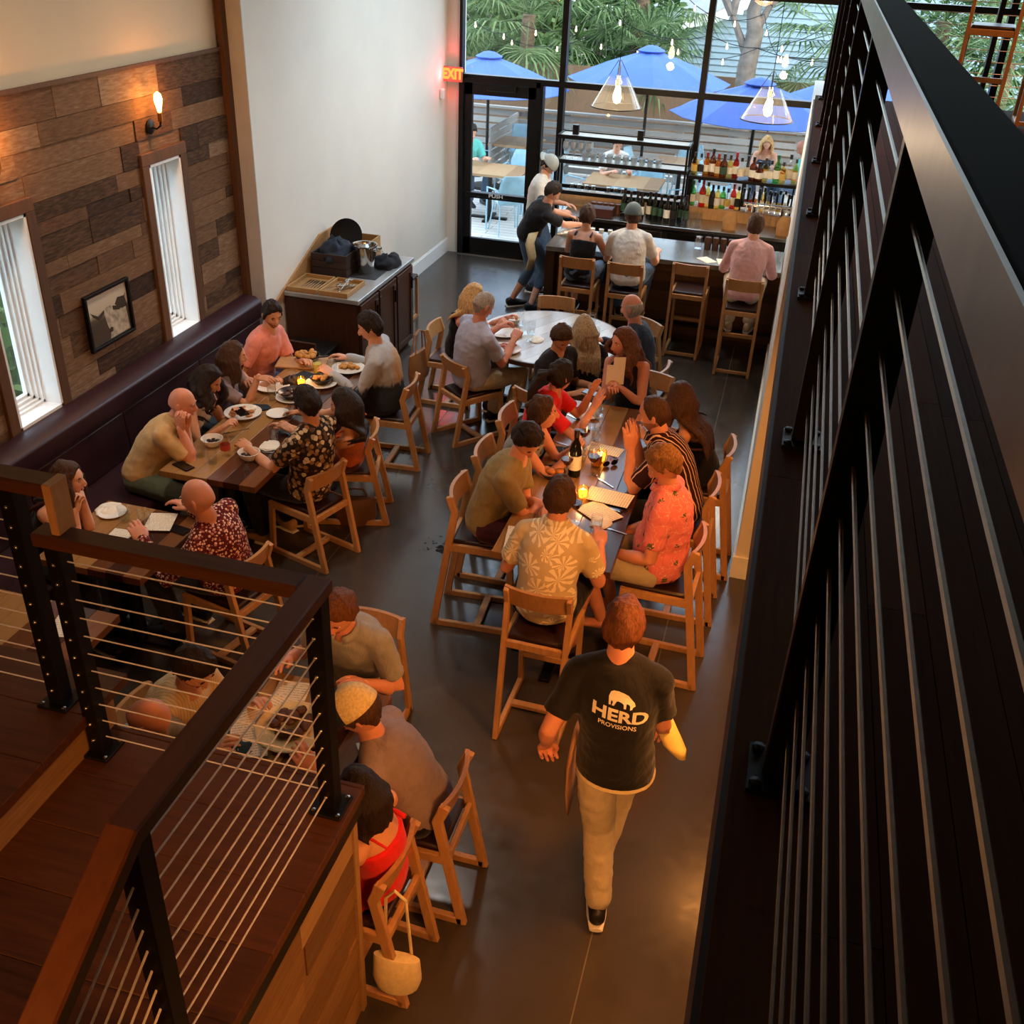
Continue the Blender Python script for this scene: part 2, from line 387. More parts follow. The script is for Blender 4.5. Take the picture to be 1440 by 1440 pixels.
# ------------------------------------------------------------------ mezzanine railing: one thing
rl = thing('cable_railing', 'black steel cable railing along the mezzanine edge, flat top rail', 'railing', (.155, 0, 2.7))
ye = 9.85
kid(MB().bx(-.032, -1.6, 1.085, .04, ye, 1.145), 'top_rail', M_railtop, rl, bevel=.003)
kid(MB().bx(-.0365, -1.6, 1.086, -.0325, ye, 1.144), 'rail_lit_face', plain('lit_rail_steel', '6a635c', .38, .6, .5, .2, 14), rl, 'steel face of the rail, coloured lighter for reflected light')  # thin added plate; its lighter colour imitates the white wall's reflection
PY = [1.40+1.385*k for k in range(-1, 7)]
for y in PY:
    p = kid(MB().bx(-.03, y-.02, .0, .03, y+.02, 1.085), 'post', M_post, rl, bevel=.003)
    b = MB().bx(-.055, y-.06, 0, .055, y+.06, .012)
    for sx in (-.04, .04):
        for sy in (-.045, .045): b.lathe(((.011, .012), (.011, .02), (0, .022)), 6, (sx, y+sy, 0))
    kid(b, 'base_plate', M_post, p)
M_cable = plain('steel_cable', '8e8780', .38, .9, .5, .1, 60); M_cable2 = plain('bright_steel_cable', 'efe8e2', .5, .35, .5, .1, 60)
for k in range(11): kid(MB().tube([(0, -1.6, .10+.088*k), (0, ye, .10+.088*k)], .0032, 6), 'cable', M_cable, rl, smooth=True)
# end return along the far side of the mezzanine
r2 = thing('cable_railing', 'far cable railing closing the mezzanine end towards the big windows', 'railing', (.2, 9.87, 2.7))
kid(MB().bx(0, -.035, 1.085, 4.7, .035, 1.145), 'top_rail', M_railtop, r2, bevel=.004)
for x in (1.2, 2.4, 3.6): kid(MB().bx(x-.02, -.03, 0, x+.02, .03, 1.085), 'post', M_post, r2)
for k in range(11): kid(MB().tube([(0, 0, .10+.088*k), (4.7, 0, .10+.088*k)], .0032, 6), 'cable', M_cable, r2)

# ------------------------------------------------------------------ stair landing
ZL, ZU, XR, YF = 1.25, 1.43, -1.12, 2.45
XST = -2.15                                    # riser of the upper step
m = MB()
for k in range(5): m.bx(-2.6, YF-.02-.235*(k+1), ZL-.045, XR, YF-.02-.235*k-.001, ZL)
m.bx(-2.6, YF-.02, ZL-.045, XR, YF, ZL)
struct(m, 'landing_floor', M_walnut, bevel=.003)
struct(MB().bx(-4.4, 1.25, ZL-.11, XR-.004, YF-.03, ZL-.045), 'landing_gap_shade', M_black)  # solid black strip; the gap's shade is put into its colour
m = MB()
for k in range(6): m.bx(-4.4, YF+.1-.25*(k+1), ZU-.045, XST+.02, YF+.1-.25*k-.001, ZU)
struct(m, 'step_floor', M_walnut, bevel=.003)
struct(MB().bx(XST-.03, .95, ZL, XST, YF+.02, ZU-.045), 'step_trim', M_rough)
m = MB().bx(-4.4, 1.25, 0, XR-.06, YF-.08, ZL-.1).bx(-4.4, YF-.08, ZL-.1, XST-.05, YF+.07, ZU-.05); struct(m, 'landing_wall_core', M_black)
m = MB(); rr = random.Random(11); z = .0     # sloping-grain boards on the open side, dark boards on the far side
while z < ZL-.11:
    h = min(rr.choice((.13, .16, .19)), ZL-.105-z); y = .2
    while y < YF-.07:
        y2 = min(y+rr.uniform(.5, 1.3), YF-.07); m.bx(XR-.06, y+.001, z+.001, XR-.035+rr.uniform(0, .008), y2-.001, z+h-.002); y = y2
    z += h
m.bx(XR-.075, YF-.075, 0, XR-.02, YF-.04, ZL-.1)
struct(m, 'landing_wall_cladding', M_rough)
struct(MB().bx(-4.4, YF-.08, 0, XR-.075, YF-.05, ZL-.1), 'landing_wall_back', M_cab)
# lower flight going down towards the near wall
m = MB()
for k in range(6):
    zt = ZL-.179*(k+1); m.bx(-2.6, 1.25-.28*(k+1), zt-.045, XR, 1.25-.28*k+.02, zt)
struct(m, 'stair_floor', M_walnut)
# landing railing
lr = thing('stair_railing', 'cable railing with dark oak handrail around the stair landing', 'railing', (XR-.075, YF-.13, ZL))
x1, x0, ph = 0., XST-(XR-.075)+.035, .90     # local: corner post at origin; far post over by the step
rail = [(0, -3.1, ph+.035-1.22), (0, -1.0, ph+.035), (0, .041, ph+.035)]
kid(MB().strip(rail, .082, .052, (1, 0, 0)), 'handrail', M_walnutY, lr, 'dark oak handrail along the open side', bevel=.006)
kid(MB().bx(x0-.06, -.042, ph+.009, -.0415, .0405, ph+.061), 'handrail', M_walnut, lr, 'dark oak handrail across the far side', bevel=.006)
def rpost(parent, x, y, zb, zt, label=None):
    p = kid(MB().bx(x-.03, y-.03, zb, x+.03, y+.03, zt), 'post', M_post, parent, label, bevel=.003)
    b = MB().bx(x-.06, y-.06, zb, x+.06, y+.06, zb+.012); kid(b, 'base_plate', M_post, p, bevel=.003)
    for sx in (-.045, .045):
        for sy in (-.045, .045): kid(MB().lathe(((.009, zb+.012), (.009, zb+.018), (0, zb+.022)), 6, (x+sx, y+sy, 0)), 'bolt', M_steel, p)
    return p
STUD = []
def studs(parent, x, y, zs, axis, n):
    for z in zs:
        for q in n:
            c = (x+q*.032, y, z) if axis == 'x' else (x, y+q*.032, z)
            if not STUD: STUD.append(kid(MB().ell((0, 0, 0), (.009, .009, .009), 8, 5), 'stud', M_steel, parent, smooth='all')); STUD[0].location = c
            else: dup(STUD[0], c, parent=parent)
p = rpost(lr, 0, 0, 0, ph+.01); ZS = [.075+.077*k for k in range(11)]
studs(p, 0, 0, ZS, 'y', (-1,))
p = rpost(lr, x0, 0, 0, ph+.01); studs(p, x0, 0, ZS, 'y', (-1,))
pk = kid(MB().bx(-.03, -1.01, -.6, .03, -.95, ph+.01), 'post', M_post, lr, bevel=.003); studs(pk, 0, -.98, ZS, 'y', (1,))
kid(MB().bx(-.03, -2.6, -2.0, .03, -2.54, ph-.95), 'post', M_post, lr)
for z in ZS:
    kid(MB().tube([(0, -.03, z), (0, -.96, z)], .0032, 6), 'cable', M_cable2, lr, smooth=True)
    kid(MB().tube([(0, -1.0, z), (0, -2.6, z-.93)], .0036, 6), 'cable', M_cable2, lr, smooth=True)
    kid(MB().tube([(-.03, 0, z), (x0+.03, 0, z)], .0026, 6), 'cable', M_cable2, lr, smooth=True)
ur = thing('stair_railing', 'cable railing on the raised step with its sawn oak rail end', 'railing', (XST-.115, YF-.11, ZU))
kid(MB().bx(-2.2, -.042, ph+.009, .17, .042, ph+.061), 'handrail', M_walnut, ur, bevel=.006)
kid(MB().bx(.160, -.044, ph-.135, .192, .044, ph+.063), 'rail_drop', M_oak, ur, 'orange oak vertical rail end piece', bevel=.004)
p = rpost(ur, 0, 0, 0, ph+.01); studs(p, 0, 0, ZS, 'y', (-1,))
rpost(ur, -1.6, 0, 0, ph+.01)
for z in ZS: kid(MB().tube([(-2.2, 0, z), (-.02, 0, z)], .0026, 6), 'cable', M_cable2, ur, smooth=True)

# ------------------------------------------------------------------ banquette
bq = thing('banquette', 'long oxblood leather banquette along the barn wood wall', 'banquette', (XW+.02, 0, 0))
y0, y1 = 2.56, 7.74
kid(MB().bx(.0, y0, 0, .66, y1, .34), 'plinth', plain('banquette_plinth', '24130f', .6), bq)
for k in range(5):
    a = y0+(y1-y0)*k/5; b = y0+(y1-y0)*(k+1)/5
    kid(MB().bx(.12, a+.004, .34, .69, b-.004, .455), 'seat_cushion', M_leather, bq, bevel=.03, seg=3, smooth=True)
    m = MB(); pr = [(.0, .455), (.165, .455), (.15, .80), (.0, .80)]
    m.prism([(x, z) for x, z in pr], -(b-.004), -(a+.004), Matrix.Rotation(PI/2, 4, 'X')); kid(m, 'back_cushion', M_leather, bq, bevel=.012, seg=2, smooth=True)
m = MB(); m.prism([(.0, .80), (.16, .80), (.185, .86), (.18, .96), (.12, 1.0), (0, 1.0)], -y1, -y0, Matrix.Rotation(PI/2, 4, 'X')); kid(m, 'top_roll', M_leather, bq, bevel=.012, seg=2, smooth=True)
kid(MB().bx(0, y1, 0, .66, y1+.03, .62), 'end_panel', M_cab, bq)
# ------------------------------------------------------------------ chairs
def make_chair(label, group, kind):
    sh, bk = {'low': (.44, .72), 'counter': (.65, .96), 'bar': (.69, .99)}[kind]
    t = thing('chair' if kind == 'low' else 'counter_stool', label, 'chair' if kind == 'low' else 'stool', group=group)
    hw = .170
    ky = -.18; tk = bk-.10                                 # kink of the leaning rear leg
    yf = -.30 if kind == 'low' else -.315
    if kind == 'bar': yf, ky = -.24, -.195
    for s in (-1, 1):
        x = s*hw
        kid(MB().strip([(x, yf, 0), (x, ky, tk), (x, ky-.035, bk)], .028, .045), 'rear_leg', M_oak, t, bevel=.003)
        kid(MB().strip([(x, .20 if kind != 'low' else .19, 0), (x, .165, sh-.02)], .028, .042), 'front_leg', M_oak, t, bevel=.003)
        if kind != 'bar': kid(MB().bar((x, yf, .02), (x, .20, .02), .028, .04), 'runner', M_oak, t, bevel=.003)
        else: kid(MB().bar((x, yf, .02), (x, .20, .02), .028, .034), 'runner', M_oak, t, bevel=.003)
        ys = yf+(ky-yf)*(sh-.04)/tk
        kid(MB().bar((x, ys, sh-.045), (x, .17, sh-.045), .026, .05), 'seat_rail', M_oak, t, bevel=.003)
    ys = yf+(ky-yf)*(sh-.05)/tk
    kid(MB().bar((-hw, ys, sh-.045), (hw, ys, sh-.045), .026, .045), 'rear_rail', M_oak, t, bevel=.003)
    if kind == 'low' or kind == 'counter':
        kid(MB().bar((-hw, -.03, .024), (hw, -.03, .024), .045, .026), 'stretcher', M_oak, t, bevel=.003)
    if kind != 'low':
        kid(MB().bar((-hw, .185, .23 if kind == 'counter' else .28), (hw, .185, .23 if kind == 'counter' else .28), .03, .04), 'footrest', M_oak, t, bevel=.003)
    if kind == 'bar': kid(MB().bar((-hw, yf+.02, .035), (hw, yf+.02, .035), .026, .03), 'stretcher', M_oak, t, bevel=.003)
    kid(MB().bx(-hw+.016, ys+.02, sh-.035, hw-.016, .185, sh), 'seat', M_pad, t, 'dark brown leather seat', bevel=.012, seg=2, smooth=True)
    m = MB(); n = 9; vs = []
    for i in range(n+1):
        q = i/n*2-1; x = q*(hw+.012); off = -.035*(1-q*q)
        for dy, z in ((.011, tk-.015), (-.011, tk-.015), (-.028-.011, bk+.005), (-.028+.011, bk+.005)): vs.append((x, ky+.008+off+dy, z))
    fs = [(0, 1, 2, 3), tuple(4*n+j for j in (3, 2, 1, 0))]
    for i in range(n):
        for j in range(4): fs.append((4*i+j, 4*i+4+j, 4*i+4+(j+1) % 4, 4*i+(j+1) % 4))
    m.add(vs, fs); kid(m, 'backrest', M_oak, t, smooth=True)
    return t
CHAIRS = {}
def chair(kind, x, y, d, label, group, z=0):
    rz = yaw(*d)
    if kind not in CHAIRS:
        t = CHAIRS[kind] = make_chair(label, group, kind); t.location = (x, y, z); t.rotation_euler = (0, 0, rz); return t
    return dup(CHAIRS[kind], (x, y, z), rz, label, group)
GA = 'oak chairs around the long table by the banquette'; GC = 'oak counter stools around the high communal table'; GB = 'oak bar stools along the bar'
GR = 'oak chairs around the round table'; GS = 'oak chairs around the table beside the stair landing'
chair('low', -2.88, 5.56, (-.95, .30), 'oak chair under the man in the brown paisley shirt', GA)
chair('low', -2.82, 6.12, (-.96, -.28), 'oak chair under the long haired woman in the orange top', GA)
chair('low', -2.87, 7.06, (-1, -.08), 'oak chair under the man in the grey bleached sweatshirt', GA)
chair('low', -2.86, 4.42, (-.97, .22), 'oak chair under the bald man in the burgundy floral shirt', 'oak chair at the small banquette table')
chair('low', -1.18, 3.08, (-1, 0), 'oak chair under the man in the trucker cap', GS)
chair('low', -1.28, 2.635, (-1, .05), 'oak chair under the woman in red, cream bag hanging from it', GS)
chair('low', -1.78, 3.88, (.0, -1), 'oak chair under the man in the grey polo shirt', GS)
chair('low', -2.38, 3.05, (1, 0), 'oak chair under the dark haired man in cream stripes', GS)
chair('low', -2.38, 2.60, (1, 0), 'oak chair under the bald man holding a phone near the landing', GS)
chair('counter', -1.45, 5.2, (1, .06), 'oak counter stool under the man in the olive tee', GC)
chair('counter', -1.46, 5.74, (1, 0), 'oak counter stool under the smiling woman with hair tied back', GC)
chair('counter', -1.46, 6.30, (1, 0), 'oak counter stool under the woman in red with a ponytail', GC)
chair('counter', -.90, 4.43, (.02, 1), 'oak counter stool under the man in the leaf print shirt', GC)
chair('counter', -.37, 5.06, (-1, .04), 'oak counter stool under the man in the pink floral shirt', GC)
chair('counter', -.35, 5.72, (-1, 0), 'oak counter stool under the bearded man in vertical stripes', GC)
chair('counter', -.30, 6.30, (-1, 0), 'oak counter stool under the woman in the black tank top', GC)
chair('counter', -.84, 7.16, (-.25, -1), 'oak counter stool under the curly haired woman holding a card', GC)
chair('low', -2.35, 7.76, (.62, .78), 'oak chair under the man in the lavender shirt at the round table', GR)
chair('low', -2.72, 8.36, (1, .0), 'oak chair under the blonde woman with a tan tote hung on it', GR)
chair('low', -1.62, 7.40, (.35, .9), 'oak chair under the young man in the dark tee', GR)
chair('low', -1.34, 7.66, (-.55, .8), 'oak chair under the grey blonde woman seen from behind', GR)
chair('low', -.98, 8.12, (-1, .15), 'oak chair under the bald man in navy at the round table', GR)
chair('low', -2.02, 9.30, (.1, -1), 'empty oak chair at the far side of the round table', GR)
chair('low', -1.20, 9.02, (-.6, -.8), 'empty oak chair between the round table and the bar stools', GR)
chair('bar', -1.96, 10.22, (0, 1), 'oak bar stool under the woman in the black strappy top', GB)
chair('bar', -1.46, 10.2, (0, 1), 'oak bar stool under the man in the white tee and cap', GB)
chair('bar', -.83, 10.44, (.02, 1), 'empty oak bar stool pulled up to the dark bar front', GB)
chair('bar', -.27, 10.13, (.0, 1), 'oak bar stool under the man in the pink shirt', GB)
for i, (x, y, d, n) in enumerate(((1.28, 9.2, (.15, 1), 'first oak stool on the mezzanine, showing above the black rail'), (1.78, 9.2, (.1, 1), 'second oak stool on the mezzanine behind the rail'), (2.28, 9.1, (-.1, 1), 'third oak stool on the mezzanine, the one farthest from the cable rail'))):
    chair('bar', x, y, d, n, 'oak stools on the mezzanine', 2.7)

# ------------------------------------------------------------------ tables
def planks(m, x0, y0, x1, y1, z0, z1, n, axis='y'):
    for k in range(n):
        if axis == 'y': m.bx(x0+(x1-x0)*k/n+.0008, y0, z0, x0+(x1-x0)*(k+1)/n-.0008, y1, z1)
        else: m.bx(x0, y0+(y1-y0)*k/n+.0008, z0, x1, y0+(y1-y0)*(k+1)/n-.0008, z1)
    return m
def pedestal(t, x, y, h, rings=False):
    kid(MB().lathe(((0, .02), (.045, .02), (.045, h-.05), (.11, h-.045), (.11, h-.035), (0, h-.035)), 16, (x, y, 0)), 'column', M_black, t, smooth=True)
    kid(MB().bar((x-.27, y, .012), (x+.27, y, .012), .07, .024).bar((x, y-.27, .012), (x, y+.27, .012), .07, .024), 'base', M_black, t, bevel=.004)
    if rings:
        for z in (.30, .42): kid(MB().lathe(((.046, z), (.052, z+.004), (.052, z+.014), (.046, z+.018)), 16, (x, y, 0)), 'collar', M_chrome, t, smooth=True)
def table(label, x0, y0, x1, y1, h, legs, mat=M_top, n=6, rings=False, group=None):
    cx, cy = (x0+x1)/2, (y0+y1)/2
    t = thing('table', label, 'table', (cx, cy, 0), 0, group); a, b = (x1-x0)/2, (y1-y0)/2
    kid(planks(MB(), -a, -b, a, b, h-.045, h, n), 'tabletop', mat, t, bevel=.002)
    kid(MB().bx(-a*.75, -b*.92, h-.07, a*.75, b*.92, h-.045), 'underframe', M_black, t)
    for ly in legs: pedestal(t, 0, ly, h-.03, rings)
    return t
TA, TD, TR = .75, .91, .75
GT = 'plank tables pushed together along the banquette'
table('plank table by the banquette with the glass bottle and phone on it', -3.67, 5.06, -2.98, 6.13, TA, (-.3, .3))
table('plank table in the corner with the fries board and yellow drink', -3.67, 6.14, -3.0, 7.24, TA, (-.3, .3))
table('small plank table with white menus between the bald man and the woman', -3.75, 3.93, -3.08, 4.62, TA, (0,))
table('plank table by the banquette beyond the black railing posts, one card on it', -3.80, 2.7, -3.0, 3.62, TA, (0,))
table('plank table beside the stair landing covered with menus and a platter', -2.03, 2.55, -1.42, 3.46, TA, (-.25, .25))
table('high communal plank table with wine bottle and candles', -1.27, 4.60, -.59, 6.76, TD, (-.75, .75), n=5, rings=True)
RC = (-1.84, 8.37)
t = thing('round_table', 'round table with a pale plank top and dark rim', 'table', RC+(0,))
m = MB(); r = .655
for k in range(9):
    xa, xb_ = -r+2*r*k/9+.001, -r+2*r*(k+1)/9-.001; top = []
    N = 6; pts = [(xa+(xb_-xa)*i/N) for i in range(N+1)]
    poly = [(x, -math.sqrt(max(0, r*r-x*x))) for x in pts]+[(x, math.sqrt(max(0, r*r-x*x))) for x in reversed(pts)]
    m.prism(poly, TR-.03, TR, Matrix.Rotation(R(-28), 4, 'Z'))
kid(m, 'tabletop', M_cool, t)
kid(MB().lathe(((.60, TR-.04), (.672, TR-.04), (.672, TR-.001), (.655, TR-.001), (.655, TR-.03), (.6, TR-.03)), 48), 'rim', M_cab, t, smooth=True)
pedestal(t, 0, 0, TR-.02)

# ------------------------------------------------------------------ service cabinet against the white wall
cb = thing('cabinet', 'dark stained service cabinet with steel top against the white wall', 'cabinet', (0, 0, 0))
x0, x1, y0, y1 = XS+.02, -3.575, 8.17, 9.62
kid(MB().bx(x0, y0+.02, .04, x1-.025, y1-.02, .87), 'body', M_cab, cb)
kid(MB().bx(x0, y0, .87, x1, y1, .91), 'countertop', plain('steel_counter', 'a7abac', .32, .45), cb, 'brushed steel worktop', bevel=.004)
kid(MB().bx(x0, y0+.04, 0, x1-.06, y1-.04, .04), 'plinth', M_black, cb)
kid(MB().prism([(8.0, .85), (y1, .85), (y1, 1.22), (9.0, 1.22)], XS+.001, XS+.02, Matrix(((0, 0, 1, 0), (1, 0, 0, 0), (0, 1, 0, 0), (0, 0, 0, 1)))), 'backsplash', M_oak, cb, 'light timber side guard')
for k in range(3):
    a = y0+.05+k*.46; b = a+.42
    d = MB().bx(x1-.025, a, .07, x1-.008, b, .85)
    for q in ((a, .07, b, .13), (a, .79, b, .85), (a, .13, a+.06, .79), (b-.06, .13, b, .79)): d.bx(x1-.012, q[0], q[1], x1+.004, q[2], q[3])
    d = kid(d, 'door', M_cab, cb, bevel=.002)
    kid(MB().bx(x1+.004, b-.045, .62, x1+.018, b-.03, .74), 'handle', M_black, d)
st = thing('low_stool', 'small pale legged stool beyond the service cabinet', 'stool', (-4.02, 10.2, 0))
kid(MB().bx(-.2, -.2, .44, .2, .2, .48), 'seat', M_pad, st, bevel=.008)
for sx in (-1, 1):
    kid(MB().bx(sx*.19-.015, -.19, 0, sx*.19+.015, -.16, .44), 'leg', M_oak, st); kid(MB().bx(sx*.19-.015, .16, 0, sx*.19+.015, .19, .44), 'leg', M_oak, st)
    kid(MB().bx(sx*.19-.015, -.16, 0, sx*.19+.015, .16, .03), 'runner', M_oak, st)
# things on the cabinet
def crate(name, label, cat, c, sx, sy, h, mat, rz=0, wall=.012, slats=0, handle=False):
    t = thing(name, label, cat, c, rz)
    kid(MB().bx(-sx/2, -sy/2, 0, sx/2, sy/2, wall), 'bottom', mat, t)
    for a in ((-sx/2, -sy/2, sx/2, -sy/2+wall), (-sx/2, sy/2-wall, sx/2, sy/2), (-sx/2, -sy/2+wall, -sx/2+wall, sy/2-wall), (sx/2-wall, -sy/2+wall, sx/2, sy/2-wall)):
        m = MB()
        if slats:
            for k in range(slats): m.bx(a[0], a[1], wall+(h-wall)*k/slats+.002, a[2], a[3], wall+(h-wall)*(k+1)/slats-.004)
        else: m.bx(a[0], a[1], wall, a[2], a[3], h)
        kid(m, 'side', mat, t, bevel=.002)
    if handle: kid(MB().bx(-.05, -sy/2-.002, h*.7, .05, -sy/2+.002, h*.82), 'handle_slot', M_black, t)
    return t
def cloth_heap(name, label, c, rx, ry, h, mat, seed=1, cat='cloth', group=None):
    m = MB(); n, k = 28, 14; vs = []; fs = []
    for j in range(k+1):
        q = j/k
        for i in range(n):
            a = 2*PI*i/n; d = noise.noise(V((math.cos(a)*1.8+seed*7, math.sin(a)*1.8, q*2.2)))
            d2 = noise.noise(V((math.cos(a)*4+seed*3, math.sin(a)*4, q*5)))
            r = (1-q**2.2)*(1+.22*d+.12*d2) if q < 1 else 0
            vs.append((rx*r*math.cos(a), ry*r*math.sin(a), max(0, h*math.sin(q*PI/2)*(1+.35*d+.15*d2)*(1 if j else 0))))
    for j in range(k):
        for i in range(n): fs.append((j*n+i, j*n+(i+1) % n, (j+1)*n+(i+1) % n, (j+1)*n+i))
    fs.append(tuple(range(n))[::-1]); m.add(vs, fs); return solo(m, name, mat, label, cat, c, smooth='all')
zc = .911
M_rattan = wood('tray_wood', ((.2, '7a5530'), (.8, 'b08a58')), (6, 6, 1), .6)
crate('cutlery_tray', 'shallow wooden tray with flat blades on the cabinet, next to the wall', 'tray', (-4.14, 8.40, zc), .30, .42, .045, M_rattan)
crate('cutlery_tray', 'shallow wooden tray heaped with shiny spoons on the cabinet', 'tray', (-3.83, 8.40, zc), .28, .42, .045, M_rattan)
crate('wooden_crate', 'dark slatted crate full of folded navy cloths on the cabinet', 'crate', (-4.10, 8.93, zc), .36, .44, .22, plain('crate_stain', '2f201c', .6, var=.2), 0, .014, 3, True)
crate('wooden_box', 'open pale wooden box behind the steel ice bucket', 'box', (-4.10, 9.42, zc), .34, .36, .19, M_rattan)
cloth_heap('folded_cloth', 'heap of navy cloths filling the dark crate', (-4.10, 8.90, zc+.13), .16, .2, .17, M_navy, 2)
solo(MB().lathe(((0, 0), (.15, 0), (.17, .02), (.165, .02), (.148, .006), (0, .006)), 32, M=Matrix.Rotation(R(68), 4, 'X')), 'serving_tray', M_black, 'round black serving tray leaning behind the navy cloths', 'tray', (-4.12, 9.2, zc+.26), smooth=True)
m = MB(); rr = random.Random(2)
def spoon(m, c, rz, tilt):
    M = Matrix.Translation(V(c)) @ Matrix.Rotation(rz, 4, 'Z') @ Matrix.Rotation(tilt, 4, 'X')
    mm = MB(); mm.ell((0, .075, 0), (.016, .024, .005), 8, 5).bar((0, -.09, 0), (0, .055, 0), .007, .003); m.add([M @ V(v) for v in mm.v], mm.f)
for k in range(12):
    m = MB(); spoon(m, (0, 0, 0), 0, 0)
    o = solo(m, 'spoon', M_chrome, 'shiny spoon in the heaped cutlery tray on the cabinet', 'spoon', (-3.83+rr.uniform(-.06, .06), 8.36+rr.uniform(-.05, .09), zc+.02+.005*k), group='spoons in the cabinet tray', smooth=True); o.rotation_euler = (rr.uniform(-.1, .25), 0, rr.uniform(-.9, .4))
for k in range(6):
    solo(MB().bx(-.004, -.1, 0, .004, .02, .003).bx(-.009, .02, 0, .009, .11, .002), 'table_knife', M_steel, 'flat knife lying in the wooden tray by the wall', 'knife', (-4.2+.03*k, 8.42, zc+.013), rr.uniform(-.08, .08), 'knives in the cabinet tray')
bk = thing('ice_bucket', 'polished steel ice bucket on the service cabinet', 'bucket', (-3.84, 8.98, zc)); bk.scale = (1.15, 1.15, 1.2)
kid(MB().lathe(((0, 0), (.075, 0), (.08, .01), (.1, .215), (.106, .22), (.106, .228), (.098, .226), (.09, .2), (.072, .012), (0, .012)), 28), 'bucket_body', M_chrome, bk, smooth=True)
for s in (-1, 1): kid(MB().tube([(s*.098, -.03, .19), (s*.125, 0, .185), (s*.098, .03, .19)], .004, 6), 'handle', M_chrome, bk, smooth=True)
solo(MB().bx(-.2, -.28, 0, .2, .28, .004), 'bar_mat', plain('rubber_mat', '2b2c30', .7), 'grey mat under the steel ice bucket', 'mat', (-3.86, 9.06, zc-.0005))
def jar(label, c, r, h, group=None):
    t = thing('glass_jar', label, 'jar', c, 0, group); kid(MB().lathe(((0, 0), (r, 0), (r, h*.8), (r*.8, h*.9), (r*.8, h), (r*.75, h), (r*.75, h*.9), (r*.94, h*.78), (r*.94, .005), (0, .005)), 16), 'jar_body', M_glass, t, smooth=True)
    kid(MB().lathe(((0, h-.008), (r*.85, h-.008), (r*.85, h+.01), (0, h+.012)), 16), 'lid', M_steel, t, smooth=True)
jar('squat glass jar beside the ice bucket', (-3.98, 9.28, zc), .045, .12); jar('taller glass jar by the black cloth on the cabinet', (-3.84, 9.3, zc), .05, .15)
cloth_heap('black_cloth', 'crumpled black cloth at the far end of the cabinet top', (-3.72, 9.26, zc), .13, .17, .10, plain('black_cloth', '16181d', .9), 5)
bn = thing('storage_bin', 'black lidded bin standing in front of the service cabinet', 'bin', (-3.98, 7.98, 0))
kid(MB().bx(-.2, -.15, 0, .2, .15, .46), 'bin_body', plain('black_plastic', '121214', .4), bn, bevel=.015, seg=2); kid(MB().bx(-.215, -.165, .46, .215, .165, .50), 'lid', plain('black_plastic', '', .4), bn, bevel=.01, seg=2)

# ------------------------------------------------------------------ bar
bar = thing('bar_counter', 'long bar counter with dark plank front and metal top', 'bar', (0, 0, 0))
bx0, bx1, by0, by1 = -2.43, .055, 10.57, 11.36
M_bartop = plain('zinc_bar_top', '8f918f', .22, .75, .5, .12, 5)
kid(MB().bx(bx0, by0, .855, bx1, by1, .91), 'bar_top', M_bartop, bar, bevel=.004)
kid(MB().bx(bx0+.1, by0+.2, 0, bx1, by1-.05, .855), 'core', M_cab, bar)
m = MB()
for k in range(7): m.bx(bx0+.1, by0+.18, .06+.113*k+.001, bx1, by0+.2, .06+.113*(k+1)-.001)
kid(m, 'front_planks', wood('bar_front_boards', ((.2, '45301f'), (.8, '74502f')), (1, 8, 9), .5), bar)
kid(MB().bx(bx0, by0+.02, 0, bx0+.1, by1-.02, .855), 'end_panel', M_cab, bar)
kid(MB().tube([(bx0+.12, by0+.1, .2), (bx1, by0+.1, .2)], .018, 10), 'foot_rail', M_black, bar, smooth=True)
M_bb = plain('dark_back_counter', '1c1a18', .45)
bb = thing('back_bar', 'low back bar counter of steel under the big windows', 'counter', (0, 0, 0))
kid(MB().bx(-2.6, 12.12, 0, .055, 12.80, .82), 'body', M_bb, bb)
kid(MB().bx(-2.62, 12.08, .82, .055, 12.80, .86), 'worktop', M_steel, bb, 'steel worktop', bevel=.003)
kid(MB().bx(-2.75, 12.58, .86, .055, 12.86, .99), 'ledge', M_oak, bb, 'pale timber ledge along the window', bevel=.003)
for k in range(4): kid(MB().bx(-2.55+.62*k, 12.105, .1, -2.0+.62*k, 12.12, .78), 'door', M_steel if k == 1 else M_black, bb, bevel=.002)
ib = thing('ice_well', 'steel underbar sink unit behind the bar top', 'sink', (0, 0, 0))
kid(MB().bx(-.98, 11.72, 0, .055, 12.06, .66), 'body', M_bb, ib); kid(MB().bx(-1.0, 11.70, .66, .055, 12.07, .70), 'rim', M_steel, ib, bevel=.004)
# shelf rack in front of the window
M_shelf = plain('shelf_board', 'cfc9bb', .5)
rk = thing('shelf_rack', 'black steel glass rack hanging in front of the big window', 'shelf', (0, 0, 0))
for x in (-2.77, -1.22):
    for y in (12.40, 12.72): kid(MB().bx(x-.012, y-.012, .99, x+.012, y+.012, 1.72), 'upright', M_black, rk)
for z in (1.70, 1.42, 1.06):
    f = MB(); f.bx(-2.78, 12.385, z-.024, -1.20, 12.41, z+.020).bx(-2.78, 12.71, z-.024, -1.20, 12.735, z+.020).bx(-2.78, 12.41, z-.015, -2.755, 12.71, z+.015).bx(-1.225, 12.41, z-.015, -1.20, 12.71, z+.015)
    f = kid(f, 'shelf_frame', M_black, rk)
    if z > 1.1: kid(MB().bx(-2.755, 12.41, z-.006, -1.225, 12.71, z+.006), 'shelf_board', M_shelf, f, 'pale shelf board')
for x in (-2.58, -1.80): solo(MB().bx(-.035, -.03, 0, .035, .03, .11), 'speaker_box', M_black, 'small black box standing on the top of the glass rack', 'box', (x, 12.5, 1.716), group='small black boxes on the rack')
sh = thing('bottle_shelf', 'dark shelf of spirit bottles in front of the window', 'shelf', (0, 0, 0))
